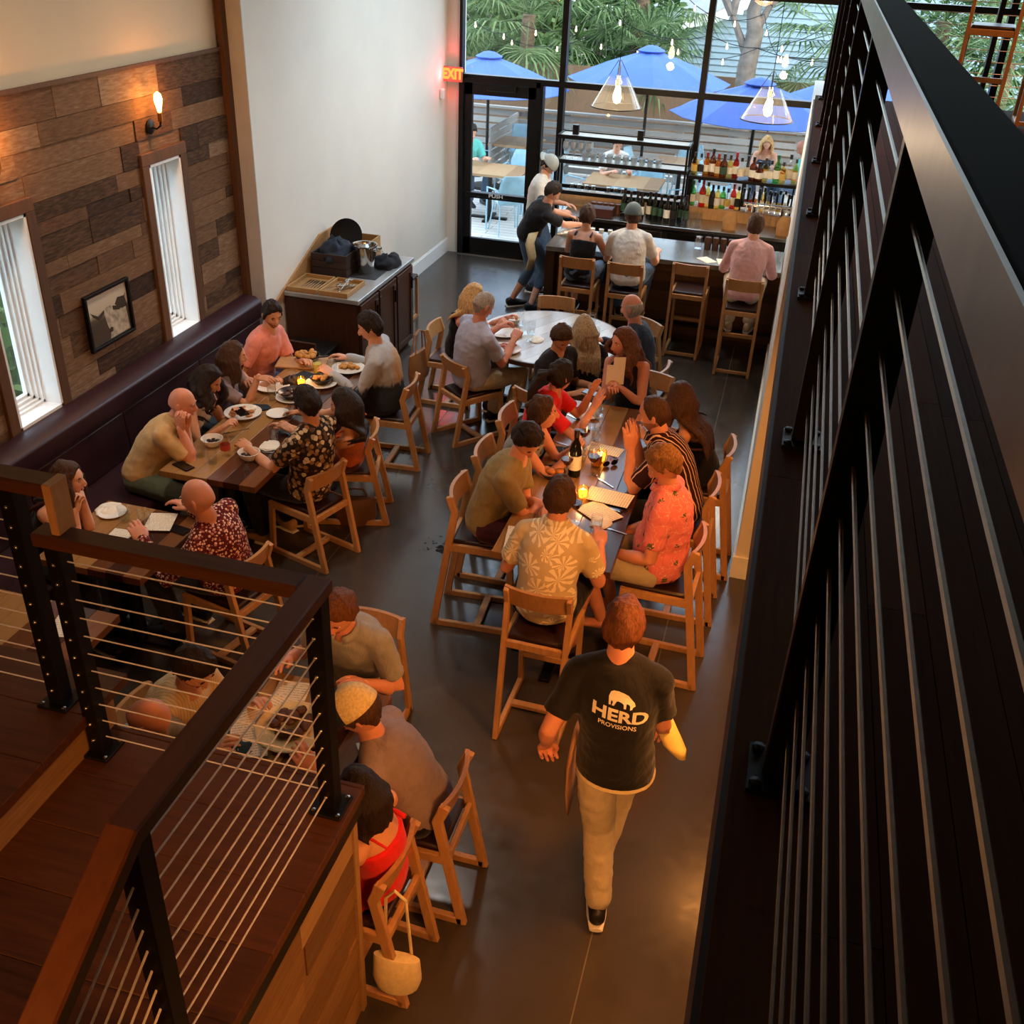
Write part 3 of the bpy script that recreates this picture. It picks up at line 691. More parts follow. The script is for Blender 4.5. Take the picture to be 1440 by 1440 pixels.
kid(MB().bx(-1.18, 12.38, 1.36, .062, 12.68, 1.395), 'shelf_board', M_black, sh, bevel=.003)
for x in (-1.16, -.55, .04): kid(MB().bx(x-.01, 12.66, .99, x+.01, 12.68, 1.36), 'bracket', M_black, sh)

t = NT('bottle_label'); oi = t.n('ShaderNodeObjectInfo'); t.bsdf(t.ramp(oi.outputs['Random'], ((0, 'd8cdb4'), (.25, '1d1a18'), (.38, 'e6e2d8'), (.55, '8d2a1f'), (.65, 'c9a85a'), (.75, 'e9e4d6'), (.88, '2f4f3a')), 'CONSTANT'), .6); M_lab = t.m
BOT = {}
def bottle(kind, col, x, y, z, label, group, s=1.):
    key = (kind, col)
    if key not in BOT:
        prof = {'wine': ((0, 0), (.037, 0), (.038, .005), (.038, .17), (.030, .205), (.0145, .235), (.0135, .29), (.016, .295), (.016, .30), (0, .30)),
                'spirit': ((0, 0), (.040, 0), (.042, .006), (.042, .155), (.034, .18), (.015, .20), (.0135, .25), (.0165, .252), (.0165, .262), (0, .262)),
                'square': ((0, 0), (.05, 0), (.052, .006), (.052, .12), (.044, .14), (.016, .155), (.015, .195), (.02, .197), (.02, .212), (0, .212))}[kind]
        cl = {'clear': (.96, .98, .98), 'amber': (.85, .42, .10), 'brown': (.5, .2, .07), 'green': (.35, .7, .3), 'dark': (.03, .045, .025), 'red': (.8, .14, .1), 'gold': (.95, .78, .36)}[col]
        t = thing('bottle', label, 'bottle', (x, y, z), 0, group)
        mt = plain('dark_bottle_glass', '0c110b', .1) if col == 'dark' else glass('bottle_glass_'+col, cl, .06)
        kid(MB().lathe(prof, 14), 'bottle_body', mt, t, smooth=True); H = prof[-1][1]; r = prof[2][0]
        kid(MB().lathe(((r+.0008, H*.16), (r+.001, H*.16), (r+.001, H*.47), (r+.0008, H*.47)), 14), 'label', M_lab, t, smooth=True)
        kid(MB().lathe(((0, H-.045), (.0172, H-.045), (.0172, H+.004), (0, H+.006)), 10), 'cap', plain('cap_'+col, {'clear': '222222', 'amber': '8a1d14', 'brown': '1a1a1a', 'green': '1d5a2a', 'dark': '2a1512', 'red': 'a01818', 'gold': '30302c'}[col], .4), t, smooth=True)
        BOT[key] = t; 
        if s != 1: t.scale = (s, s, s)
        return t
    return dup(BOT[key], (x, y, z), 0, label, group, (s, s, s))
rr = random.Random(21)
CN = {'clear': 'clear', 'amber': 'amber', 'brown': 'dark brown', 'green': 'green', 'dark': 'dark', 'red': 'red', 'gold': 'golden'}
row1 = 'gold clear amber brown amber brown gold red clear clear brown brown gold clear green gold clear gold'.split()
for k, c in enumerate(row1):
    bottle('square' if k in (11,) else rr.choice(('spirit', 'spirit', 'wine')), c, -1.13+1.15*k/(len(row1)-1), 12.5+rr.uniform(-.05, .05), 1.396, CN[c]+' spirit bottle on the dark window shelf', CN[c]+' bottles on the window shelf', rr.uniform(.86, 1.04))
row2 = 'green clear red gold dark gold green clear red gold clear clear amber clear gold clear clear clear clear clear'.split()
for k, c in enumerate(row2):
    bottle('square' if k == 12 else rr.choice(('spirit', 'wine')), c, -1.13+1.15*k/(len(row2)-1), 12.69+rr.uniform(-.06, .06), .991, CN[c]+' bottle on the timber ledge below the dark shelf', CN[c]+' bottles on the timber ledge', rr.uniform(.9, 1.05))
for k in range(11): bottle('wine', 'dark', -1.90+.075*k+rr.uniform(-.01, .01), 12.35+rr.uniform(-.06, .05), .861, 'dark wine bottle in the row on the steel back counter', 'dark wine bottles on the back counter', rr.uniform(.95, 1.05))
GL = {}
def tumbler(x, y, z, label, group=None, r=.036, h=.10, fill=.5, liquid=None, name='drinking_glass'):
    key = (r, h, fill, liquid.name if liquid else '')
    if key not in GL:
        t = thing(name, label, 'glass', (x, y, z), 0, group)
        kid(MB().lathe(((0, 0), (r*.84, 0), (r*.86, .004), (r, h), (r*.94, h), (r*.80, .012), (0, .012)), 18), 'glass_body', M_glass, t, smooth=True)
        if fill: kid(MB().lathe(((0, .0125), (r*.795, .0125), (r*(.8+.13*fill), h*fill), (0, h*fill)), 18), 'drink', liquid or M_water, t, smooth=True)
        GL[key] = t; return t
    return dup(GL[key], (x, y, z), 0, label, group)
def wineglass(x, y, z, label, group=None, fill=True):
    key = ('w', fill)
    if key not in GL:
        t = thing('wine_glass', label, 'glass', (x, y, z), 0, group)
        kid(MB().lathe(((0, 0), (.034, 0), (.034, .002), (.005, .008), (.0035, .02), (.0035, .085), (.02, .095), (.038, .125), (.0405, .15), (.034, .205), (.033, .205), (.0395, .15), (.037, .126), (.018, .097), (0, .094)), 20), 'glass_body', M_glass, t, smooth=True)
        if fill: kid(MB().lathe(((0, .0955), (.018, .0985), (.035, .125), (.0375, .138), (0, .138)), 18), 'drink', M_wine, t, 'red wine', smooth=True)
        GL[key] = t; return t
    return dup(GL[key], (x, y, z), 0, label, group)
M_frost = glass('frosted_glass', (.9, .93, .94), .3, .35)
_g = M_glass; M_glass = M_frost
for k in range(20): tumbler(-2.45+.052*(k % 10)*1.9, 12.5+.08*(k//10), 1.427, 'clean tumbler in the row on the lower rack shelf', 'clean tumblers on the rack', .036, .085, 0)
for k in range(8): wineglass(-2.68+.09*(k % 4), 12.48+.1*(k//4), 1.427, 'clean stemmed glass at the end of the rack shelf', 'clean stemmed glasses on the rack', False)
M_glass = _g
for k in range(6): tumbler(-.93+.085*(k % 3), 11.80+.09*(k//3), .701, 'small upturned glass by the ice well', 'glasses by the ice well', .03, .10, 0)
for k in range(8): tumbler(-1.16+.062*(k % 4), 12.25+.08*(k//4), .861, 'tall clear glass stacked on the back counter', 'tall glasses on the back counter', .03, .15, 0)
tp = thing('beer_taps', 'row of black handled beer taps on a steel rail', 'tap', (0, 0, 0))
kid(MB().tube([(-.5, 12.42, 1.13), (.04, 12.42, 1.13)], .022, 10), 'tap_rail', M_chrome, tp, smooth=True)
for x in (-.36, -.04): kid(MB().tube([(x, 12.42, .86), (x, 12.42, 1.12)], .035, 14), 'column', M_chrome, tp, smooth=True)
for k in range(8):
    h = kid(MB().lathe(((0, 1.16), (.006, 1.16), (.014, 1.20), (.011, 1.29), (0, 1.295)), 10, (-.46+.066*k, 12.40, 0)), 'tap_handle', M_black, tp, smooth=True)
    kid(MB().tube([(-.46+.066*k, 12.40, 1.15), (-.46+.066*k, 12.36, 1.12), (-.46+.066*k, 12.34, 1.06)], .007, 8), 'spout', M_chrome, h, smooth=True)
for x, n in ((-.62, 'brown paper bag by the beer taps, the taller one'), (.0, 'brown paper bag tucked behind the beer column')):
    m = MB().loft([((0, 0, 0), (.08, 0, 0), (0, .05, 0)), ((0, 0, .12), (.085, 0, 0), (0, .055, 0)), ((0, .01, .19), (.06, 0, 0), (0, .02, 0)), ((.01, .01, .21), (.05, 0, 0), (0, .012, 0))], 12)
    solo(m, 'paper_bag', plain('kraft_paper', 'a97c4e', .8, bstr=.3, scale=20), n, 'bag', (x, 12.25, .861), smooth=True)
# left half of the back counter: jars, boxes, tins
solo(MB().bx(-.17, -.1, 0, .17, .1, .09), 'condiment_box', plain('dark_red_box', '47221b', .5), 'dark wooden condiment caddy on the back counter', 'box', (-2.18, 12.28, .861))
for k in range(7): jar('small glass jar of garnish on the back counter', (-2.62+.09*k+(.1 if k > 3 else 0), 12.68, .991), .035, .10, 'garnish jars on the ledge')
for k in range(5): solo(MB().lathe(((0, 0), (.034, 0), (.034, .11), (0, .11)), 14), 'tin_can', plain('tin_brown', '6a4028', .4, .4), 'brown tin standing by the wine bottles', 'tin', (-2.28+.075*k, 12.42, .861), group='brown tins on the back counter', smooth=True)
# on the bar top
zb = .911
for k in range(4):
    solo(MB().lathe(((0, 0), (.036, 0), (.037, .12), (.03, .135), (0, .135)), 16), 'bitters_jar', M_cab, 'brown cylindrical caddy jar on the bar top', 'jar', (-.76+.082*k, 11.12, zb), group='brown jars on the bar top', smooth=True)
jar('clear lidded jar next to the brown jars on the bar', (-.86, 11.12, zb), .04, .12)
tumbler(-.43, 11.1, zb, 'glass of lemon slices by the brown jars', None, .035, .11, .7, M_food)
tumbler(-.36, 11.14, zb, 'tall glass of straws behind the yellow garnish', None, .032, .12, .3)
tumbler(.0, 10.93, zb, 'water glass in front of the man in the pink shirt', None, .036, .11, .4)
tumbler(-.37, 10.84, zb, 'short glass at the elbow of the man in pink', None, .034, .09, .3)
def sheet(name, label, cat, c, sx, sy, rz=0, mat=None, th=.0025, group=None):
    return solo(MB().bx(-sx/2, -sy/2, 0, sx/2, sy/2, th), name, mat or M_paper, label, cat, c, rz, group)
sheet('menu', 'white menu lying slanted on the bar top', 'menu', (-.72, 10.72, zb), .13, .2, .7); sheet('menu', 'second white menu on the bar near the pink shirt', 'menu', (-.55, 10.72, zb), .12, .2, .2)
for k in range(3): sheet('paper_stack', 'white paper tray at the service end of the bar', 'paper', (-2.26+.03*k, 11.12, zb+.012*k), .30, .2, .1*k, None, .01, 'paper trays on the bar')
for k in range(5): tumbler(-2.05+.1*k, 11.22, zb, 'small white cup in the row at the service end of the bar', 'white cups on the bar', .03, .07, .9, M_ceramic)
# ------------------------------------------------------------------ lamps, sign, picture
M_shade = glass('lamp_glass', (.97, .96, .93), .07)
_t = M_shade.node_tree; _o = [n for n in _t.nodes if n.type == 'OUTPUT_MATERIAL'][0]; _s = _o.inputs[0].links[0].from_socket; _m = _t.nodes.new('ShaderNodeMixShader'); _d = _t.nodes.new('ShaderNodeBsdfTranslucent'); _m.inputs[0].default_value = .012
_t.links.new(_s, _m.inputs[1]); _t.links.new(_d.outputs[0], _m.inputs[2]); _t.links.new(_m.outputs[0], _o.inputs[0])
for x, lab in ((-1.85, 'clear glass cone pendant lamp hanging over the left bar seats'), (-.345, 'clear glass cone pendant lamp hanging over the man in pink')):
    p = thing('pendant_lamp', lab.replace('left bar seats', 'black strappy top woman at the bar'), 'lamp', (x, 10.9, 2.31))
    kid(MB().lathe(((.255, 0), (.10, .285), (.10, .292), (.097, .288), (.251, 0), (.255, 0)), 32), 'lamp_shade', M_shade, p, 'clear glass cone', smooth=True)
    kid(MB().lathe(((.253, -.004), (.259, -.004), (.259, .006), (.253, .006)), 32), 'rim', M_black, p, smooth=True)
    f = MB()
    for k in range(4): f.tube([(.10*math.cos(k*PI/2), .10*math.sin(k*PI/2), .29), (.012*math.cos(k*PI/2), .012*math.sin(k*PI/2), .44)], .003, 5)
    kid(f, 'hanger', M_black, p); kid(MB().tube([(0, 0, .2), (0, 0, .27)], .022, 12).tube([(0, 0, .26), (0, 0, .45)], .008, 8), 'socket', M_chrome, p, smooth=True)
    kid(MB().tube([(0, 0, .45), (0, 0, 3.69)], .004, 6), 'cord', M_black, p)
    kid(MB().lathe(((0, .03), (.03, .045), (.045, .09), (.035, .14), (.018, .19), (0, .2)), 16), 'bulb', M_bulb, p, smooth='all')
    l = bpy.data.lights.new('lamp_or_portal', 'POINT'); l.energy = 26; l.color = (1, .72, .42); l.shadow_soft_size = .05
    o = bpy.data.objects.new('lamp_or_portal', l); COL.objects.link(o); o.parent = p; o.location = (0, 0, -.06)
for y, lab in ((6.72, 'wall lamp with amber bulb above the narrow window'), (5.05, 'second amber wall lamp, above the window beside the longhorn picture')):
    p = thing('wall_lamp', lab, 'lamp', (XW+.012, y-.03, 2.56))
    kid(MB().lathe(((0, 0), (.045, 0), (.05, .012), (.03, .022), (0, .025)), 20, M=Matrix.Rotation(PI/2, 4, 'Y')), 'wall_plate', M_black, p, smooth=True)
    kid(MB().tube([(.01, 0, 0), (.06, 0, -.01), (.085, .01, .01), (.09, .015, .05)], .007, 8), 'arm', M_black, p, smooth=True)
    kid(MB().tube([(.09, .015, .04), (.09, .015, .10)], .017, 10), 'socket', plain('aged_brass', '8a6a3a', .3, .9), p, smooth=True)
    kid(MB().lathe(((0, .1), (.012, .105), (.022, .15), (.03, .19), (.022, .225), (0, .24)), 14, (.09, .015, 0)), 'bulb', M_edison, p, smooth='all')
    l = bpy.data.lights.new('lamp_or_portal', 'POINT'); l.energy = 9; l.color = (1, .36, .06); l.shadow_soft_size = .03
    o = bpy.data.objects.new('lamp_or_portal', l); COL.objects.link(o); o.parent = p; o.location = (.13, .015, .18)
ex = thing('exit_sign', 'lit red EXIT sign on the white wall beside the door', 'sign', (-4.22, 12.74, 2.235))
kid(MB().bx(-.11, -.01, -.085, .13, .03, .085), 'case', plain('sign_case', 'b86a5c', .4), ex, bevel=.006)
m = MB(); mesh_into(m, text_mesh('EXIT', .145, .002, .007), Matrix.Translation((.01, -.013, 0)) @ Matrix.Rotation(PI/2, 4, 'X') @ Matrix.Diagonal((.88, 1.1, 1, 1)))
kid(m, 'lettering', M_red, ex, 'red letters reading EXIT')
kid(MB().bx(-.118, -.005, -.07, -.112, .02, .07), 'side_light', M_red, ex)
l = bpy.data.lights.new('sign_light', 'POINT'); l.energy = 4; l.color = (1, .04, .05); l.shadow_soft_size = .04
o = bpy.data.objects.new('sign_light', l); COL.objects.link(o); o.parent = ex; o.location = (-.04, -.12, .0)
solo(MB().bx(0, -.03, -.06, .05, .03, .06), 'wall_alarm', M_trimwhite, 'small white alarm unit below the EXIT sign', 'alarm', (XS+.001, 12.62, 2.02), bevel=.01)  # white wall unit taken for a fire strobe
# framed longhorn photograph
pf = thing('framed_picture', 'black framed sepia photograph of a longhorn cow on the barn wood', 'picture', (XW+.016, 5.885, 1.43))
MY = Matrix(((0, 0, 1, 0), (1, 0, 0, 0), (0, 1, 0, 0), (0, 0, 0, 1)))          # drawing plane: x along the wall, y up, z out
hw, hh = .255, .20
m = MB()
for a in ((-hw, -hh, hw, -hh+.022), (-hw, hh-.022, hw, hh), (-hw, -hh+.022, -hw+.022, hh-.022), (hw-.022, -hh+.022, hw, hh-.022)): m.bx(a[0], a[1], 0, a[2], a[3], .028, MY)
kid(m, 'frame', M_black, pf, bevel=.002)
t = NT('sepia_field'); v = t.coord((1, 1, 1)); sx = t.n('ShaderNodeSeparateXYZ'); t.l(v, sx.inputs[0])
n = t.noise(v, 30, 5, .7); g = t.ramp(t.math('ADD', sx.outputs[2], t.math('MULTIPLY', n, .06)), ((.0, '4a4238'), (.04, '5f5648'), (.075, 'cbbba2'), (.2, 'dccdb6')))
t.bsdf(g, .3)
kid(MB().bx(-hw+.03, -hh+.03, 0, hw-.03, hh-.03, .008, MY).bx(-hw+.022, -hh+.022, 0, hw-.022, hh-.022, .006, MY), 'photograph', [t.m], pf)
c1 = MB(); z = .0085
c1.prism([(-.02, -.17), (.01, -.02), (.04, .04), (.11, .05), (.20, .0), (.215, -.17)], z-.001, z, MY)           # body
c1.prism([(-.055, .035), (-.02, .06), (.03, .06), (.06, .03), (.035, -.07), (.01, -.12), (-.015, -.12), (-.035, -.06)], z, z+.001, MY)   # head
kid(c1, 'cow_figure', plain('sepia_cow', 'b3a793', .35, var=.45, scale=26), pf)
c2 = MB()
c2.prism([(-.05, .05), (-.12, .025), (-.18, .06), (-.2, .075), (-.17, .035), (-.11, .0), (-.05, .025)], z+.001, z+.002, MY)
c2.prism([(.05, .05), (.12, .03), (.19, .075), (.215, .1), (.185, .04), (.12, .0), (.05, .02)], z+.001, z+.002, MY)
c2.prism([(.08, .05), (.12, .09), (.2, .08), (.215, -.0), (.15, .0)], z-.0005, z+.0008, MY).prism([(-.02, -.1), (0, -.09), (.02, -.1), (.015, -.125), (-.015, -.125)], z+.001, z+.002, MY)
kid(c2, 'horns', plain('sepia_dark', '3c342b', .4), pf)

# ------------------------------------------------------------------ outside
PZ = -.1
t = NT('patio_boards'); v = t.coord((1, 1, 1)); b = t.n('ShaderNodeTexBrick'); t.l(v, b.inputs[0]); b.inputs['Scale'].default_value = 1.; b.inputs['Brick Width'].default_value = 1.2; b.inputs['Row Height'].default_value = .14; b.inputs['Mortar Size'].default_value = .006
b.inputs['Color1'].default_value = lin('cfcac2'); b.inputs['Color2'].default_value = lin('dcd7cf'); b.inputs['Mortar'].default_value = lin('7c7872'); t.bsdf(b.outputs[0], .7)
struct(MB().bx(-14, YB+.16, -.5, 12, 19.4, PZ), 'patio_floor', t.m)
struct(MB().bx(-40, -10, -.9, 40, 60, -.55), 'garden_ground', plain('earth', '4f4a35', .95, var=.3, scale=1))
FY = 18.6; ft = aty(800, 160, FY).z
fn = thing('slat_fence', 'weathered grey horizontal board fence around the patio', 'fence', (0, FY, PZ))
nb = 8; hgt = ft-PZ; M_fence = wood('weathered_grey_boards', ((.2, '777470'), (.8, 'a8a5a0')), (.6, 8, 10), .8, .6)
kid((lambda m: [m.bx(-11, -.012, .04+(hgt-.04)*k/nb, 9, .012, .04+(hgt-.04)*(k+1)/nb-.035) for k in range(nb)] and m)(MB()), 'slats', M_fence, fn)
kid(MB().bx(-11, -.06, hgt, 9, .06, hgt+.035), 'cap_rail', M_fence, fn)
for x in range(-10, 10, 2): kid(MB().bx(x-.05, .012, 0, x+.05, .1, hgt), 'post', M_fence, fn)
fs = thing('slat_fence', 'return run of the grey board fence seen through the door glass', 'fence', (-4.9, 0, PZ))
for k in range(nb): kid(MB().bx(-.012, 16.8, .04+(hgt-.04)*k/nb, .012, FY-.02, .04+(hgt-.04)*(k+1)/nb-.035), 'board', M_fence, fs)
# tall brown screen behind the fence
solo(MB().bx(-11, 20.6, -.3, 1.5, 20.66, ft+.55), 'screen_fence', wood('brown_screen', ((.2, '5b4636'), (.8, '82674f')), (14, 1, 1), .85), 'tall brown timber screen standing behind the grey fence', 'fence')
# white clapboard house
hs = thing('house', 'pale clapboard house with a sloping white eave beyond the patio', 'house', (0, 27, 0))
A = [aty(855, 62, 27), aty(1010, 30, 27), aty(1100, -10, 27), aty(1260, -60, 27), aty(1400, -60, 27)]
M_side = plain('clapboard_paint', '93abb8', .6, var=.04)
m = MB(); x0, x1 = A[0].x, 14.
zz = -1.0
def eave(x):
    for p, q in zip(A, A[1:]):
        if p.x <= x <= q.x: return p.z+(q.z-p.z)*(x-p.x)/(q.x-p.x)
    return A[-1].z
while zz < 6.5:
    # each board a slightly tipped strip clipped under the eave
    xs = [x0+(x1-x0)*k/60 for k in range(61)]; ok = [x for x in xs if eave(x) > zz+.02]
    if ok: m.add([(ok[0], -.03, zz), (x1, -.03, zz), (x1, 0, zz+.14), (ok[0], 0, zz+.14), (ok[0], 0, zz), (x1, 0, zz)], [(0, 1, 2, 3), (0, 4, 5, 1)])
    zz += .14
kid(m, 'siding', M_side, hs)
m = MB()
for p, q in zip(A, A[1:]): m.add([(p.x, -.35, p.z), (q.x, -.35, q.z), (q.x, -.35, q.z+.28), (p.x, -.35, p.z+.28), (p.x, .2, p.z), (q.x, .2, q.z)], [(0, 1, 2, 3), (0, 4, 5, 1)])
kid(m, 'eave', M_trimwhite, hs)
m = MB()
for p, q in zip(A, A[1:]): m.add([(p.x, -.4, p.z+.26), (q.x, -.4, q.z+.26), (q.x, 5, q.z+2.4), (p.x, 5, p.z+2.4)], [(0, 1, 2, 3)])
kid(m, 'roof', plain('roof_shingle', '8e9298', .8), hs)
# greenery
def leafmat(name, a, b, tr=.35):
    t = NT(name); g = t.n('ShaderNodeNewGeometry'); c = t.ramp(g.outputs['Random Per Island'], ((.1, a), (.9, b)))
    d = t.n('ShaderNodeBsdfDiffuse'); tl = t.n('ShaderNodeBsdfTranslucent'); mx = t.n('ShaderNodeMixShader'); mx.inputs[0].default_value = tr
    t.l(c, d.inputs[0]); t.l(c, tl.inputs[0]); t.l(d.outputs[0], mx.inputs[1]); t.l(tl.outputs[0], mx.inputs[2]); t.l(mx.outputs[0], t.out.inputs[0]); return t.m
M_palm = leafmat('palm_leaf', '3d5636', '7f9468'); M_leaf = leafmat('bush_leaf', '2f4a2c', '647f50'); M_leafy = leafmat('light_leaf', '55733f', '8fa86c')
M_bark = plain('palm_bark', '6a5744', .9, var=.35, scale=9, bstr=.6, stretch=(1, 1, 3)); M_treebark = plain('grey_bark', '6f675f', .9, var=.3, scale=7, bstr=.5)
def palm(label, x, y, zb, h, rad, seed, n=24):
    t = thing('palm_tree', label, 'tree', (x, y, zb), seed, 'fan palms behind the patio'); rr = random.Random(seed)
    kid(MB().tube([(0, 0, 0), (.05, 0, h*.5), (0, .03, h)], [.19, .15, .13], 12), 'trunk', M_bark, t, smooth=True)
    for k in range(n):
        az = k*2.4+rr.uniform(-.2, .2); el = rr.uniform(-.75, 1.1); L = rad*rr.uniform(.45, .6); m = MB()
        d = V((math.cos(az)*math.cos(el), math.sin(az)*math.cos(el), math.sin(el))); c = V((0, 0, h))
        p1 = c+d*L+V((0, 0, -.12*L)); m.bar(c, p1, .02, .012)
        side = d.cross(V((0, 0, 1))).normalized(); up = side.cross(d)
        for j in range(22):
            a = (j/21*2-1)*1.9; q = (d*math.cos(a)+side*math.sin(a)).normalized(); ll = rad*.55*(1-.25*abs(a)/1.9)*rr.uniform(.85, 1.05)
            tip = p1+q*ll+V((0, 0, -.42*ll*ll/rad-.05)); mid = p1+q*ll*.55+up*.03; w = q.cross(up).normalized()*.022
            m.add([p1, mid+w, tip, mid-w], [(0, 1, 2, 3)])
        kid(m, 'frond', M_palm, t)
    return t
def bush(name, label, c, r, n, mat, seed, size=.16, group=None, cat='bush'):
    t = thing(name, label, cat, c, 0, group); rr = random.Random(seed); m = MB()
    for k in range(n):
        a = rr.uniform(0, 2*PI); z = rr.uniform(-1, 1); q = rr.uniform(.55, 1.05); s = math.sqrt(1-z*z)
        p = V((r[0]*q*s*math.cos(a), r[1]*q*s*math.sin(a), r[2]*q*z)); d = V((rr.gauss(0, 1), rr.gauss(0, 1), rr.gauss(0, .7))).normalized(); w = d.cross(V((rr.gauss(0, 1), rr.gauss(0, 1), rr.gauss(0, 1)))).normalized()
        L = size*rr.uniform(.6, 1.4); m.add([p, p+d*L*.5+w*L*.22, p+d*L, p+d*L*.5-w*L*.22], [(0, 1, 2, 3)])
    kid(m, 'foliage', mat, t)
    if cat == 'tree': kid(MB().tube([(0, 0, -c[2]-.5), (.1, 0, 0)], [.16, .1], 10), 'trunk', M_treebark, t, smooth=True)
    return t
def at(px, py, Y): return aty(px, py, Y)
for i, (px, py, Y, rad, lab) in enumerate(((745, 20, 21.2, 1.7, 'fan palm with a shaggy trunk above the door frame'), (905, -10, 22.5, 1.9, 'fan palm over the middle blue parasol'), (915, 75, 21.5, 1.3, 'low fan palm spreading beside the middle parasol'), (1180, 45, 21.0, 1.9, 'fan palm in front of the clapboard house by the railing'), (640, 10, 22, 1.8, 'fan palm nearest the white wall edge'), (1420, 90, 20.5, 2.0, 'fan palm seen above the mezzanine rail'), (1330, 30, 22, 2.0, 'fan palm behind the mezzanine stools'))):
    p = at(px, py, Y); palm(lab, p.x, p.y, -.5, p.z+.5, rad, 3+i, 24)
for i, (px, py, Y, r, n, mt, lab, cat) in enumerate((
    (680, 20, 24, (2.2, 1, 1.6), 2600, M_leafy, 'light green leafy tree above the door', 'tree'), (735, 95, 22.4, (1.3, .8, .7), 1600, M_leafy, 'bright green shrub beside the palm trunk', 'bush'),
    (840, 30, 25, (2.0, 1, 1.5), 2400, M_leaf, 'dense green tree behind the middle parasol', 'tree'), (860, 150, 21.2, (1.4, .5, .8), 1500, M_leaf, 'dark shrub under the middle parasol', 'bush'),
    (950, 150, 21.2, (1.2, .5, .6), 1300, M_leaf, 'dark shrub along the fence below the parasols', 'bush'), (700, 130, 21.2, (1.3, .5, .6), 1300, M_leaf, 'dark shrub behind the fence by the door', 'bush'),
    (780, -40, 26, (3.0, 1, 1.6), 2600, M_leafy, 'pale green tree crown at the top of the window', 'tree'), (620, 60, 26, (2.2, 1, 2.4), 2200, M_leaf, 'green tree by the white corner post', 'tree'), (1400, 120, 23, (2.6, 1, 1.8), 2400, M_leaf, 'green tree beyond the mezzanine window', 'tree'))):
    bush('leafy_tree' if cat == 'tree' else 'leafy_bush', lab, tuple(at(px, py, Y)), r, n, mt, 40+i, .24 if cat == 'tree' else .17, None, cat)
bush('leafy_bush', 'green bush outside the narrow window beside the longhorn picture', (-7.2, 6.0, .4), (1.0, 2.4, 1.5), 3000, M_leafy, 77, .3)
bush('leafy_bush', 'green bush outside the far narrow window', (-7.6, 10.5, .2), (1.0, 2.0, 1.5), 2200, M_leaf, 78, .3)
tr = thing('tree', 'bare grey branching tree in front of the clapboard house', 'tree', (0, 0, 0))
Yt = 20.2
P = [at(1047, 150, Yt), at(1050, 95, Yt), at(1062, 45, Yt), at(1060, 15, Yt), at(1075, -30, Yt)]
P[0].z = -.5
kid(MB().tube(P, [.19, .17, .15, .12, .09], 12), 'trunk', M_treebark, tr, smooth=True)
for a, b in (((1052, 85), (1030, 20)), ((1030, 20), (1012, -20)), ((1062, 45), (1085, 5)), ((1085, 5), (1110, -25)), ((1030, 20), (1042, -25))):
    kid(MB().tube([at(*a, Yt), at(*b, Yt)], [.08, .05], 8), 'branch', M_treebark, tr, smooth=True)
# parasols
M_blue = plain('blue_canvas', '4566b8', .75, var=.06, scale=3)
def parasol(label, px, py, Y, wpx):
    p = at(px, py, Y); r = wpx/CAM_F*Y*1.04/2; t = thing('parasol', label, 'parasol', (p.x, Y, PZ), .2, 'blue parasols on the patio'); h = p.z-PZ
    kid(MB().lathe(((0, .02), (.025, .02), (.025, h-.02), (0, h-.02)), 12), 'pole', M_black, t, smooth=True); kid(MB().lathe(((0, 0), (.25, 0), (.25, .05), (.04, .08), (0, .08)), 20), 'base', M_black, t, smooth=True)
    dr_ = r*.36
    m = MB(); n = 8; vs = [(0, 0, h)]
    for j, (q, dz) in enumerate(((.5, .44), (1, 1.))):
        for k in range(16):
            a = 2*PI*k/16; rr_ = r*q*(1 if k % 2 == 0 else .94); vs.append((rr_*math.cos(a), rr_*math.sin(a), h-dr_*dz+(0 if k % 2 == 0 else -.02)))
    fs = [(0, 1+k, 1+(k+1) % 16) for k in range(16)]+[(1+k, 17+k, 17+(k+1) % 16, 1+(k+1) % 16) for k in range(16)]
    m.add(vs, fs); o = kid(m, 'canopy', M_blue, t); s = o.modifiers.new('cloth', 'SOLIDIFY'); s.thickness = .008
    kid(MB().lathe(((0, h+.05), (.1, h+.03), (.22, h-.03), (.2, h-.05), (0, h)), 16), 'vent_cap', M_blue, t)
    for k in range(8): a = 2*PI*k/8; kid(MB().tube([(0, 0, h-.05), (r*.97*math.cos(a), r*.97*math.sin(a), h-dr_-.02)], .008, 5), 'rib', M_black, t)
    return p
parasol('blue parasol seen above the door, cut by the white corner post', 688, 76, 17.0, 215); parasol('large blue parasol in the middle of the window', 917, 68, 17.6, 205)
parasol('blue parasol behind the pendant over the man in pink', 1070, 114, 15.2, 215); parasol('blue parasol by the mezzanine edge', 1225, 100, 17.2, 210)
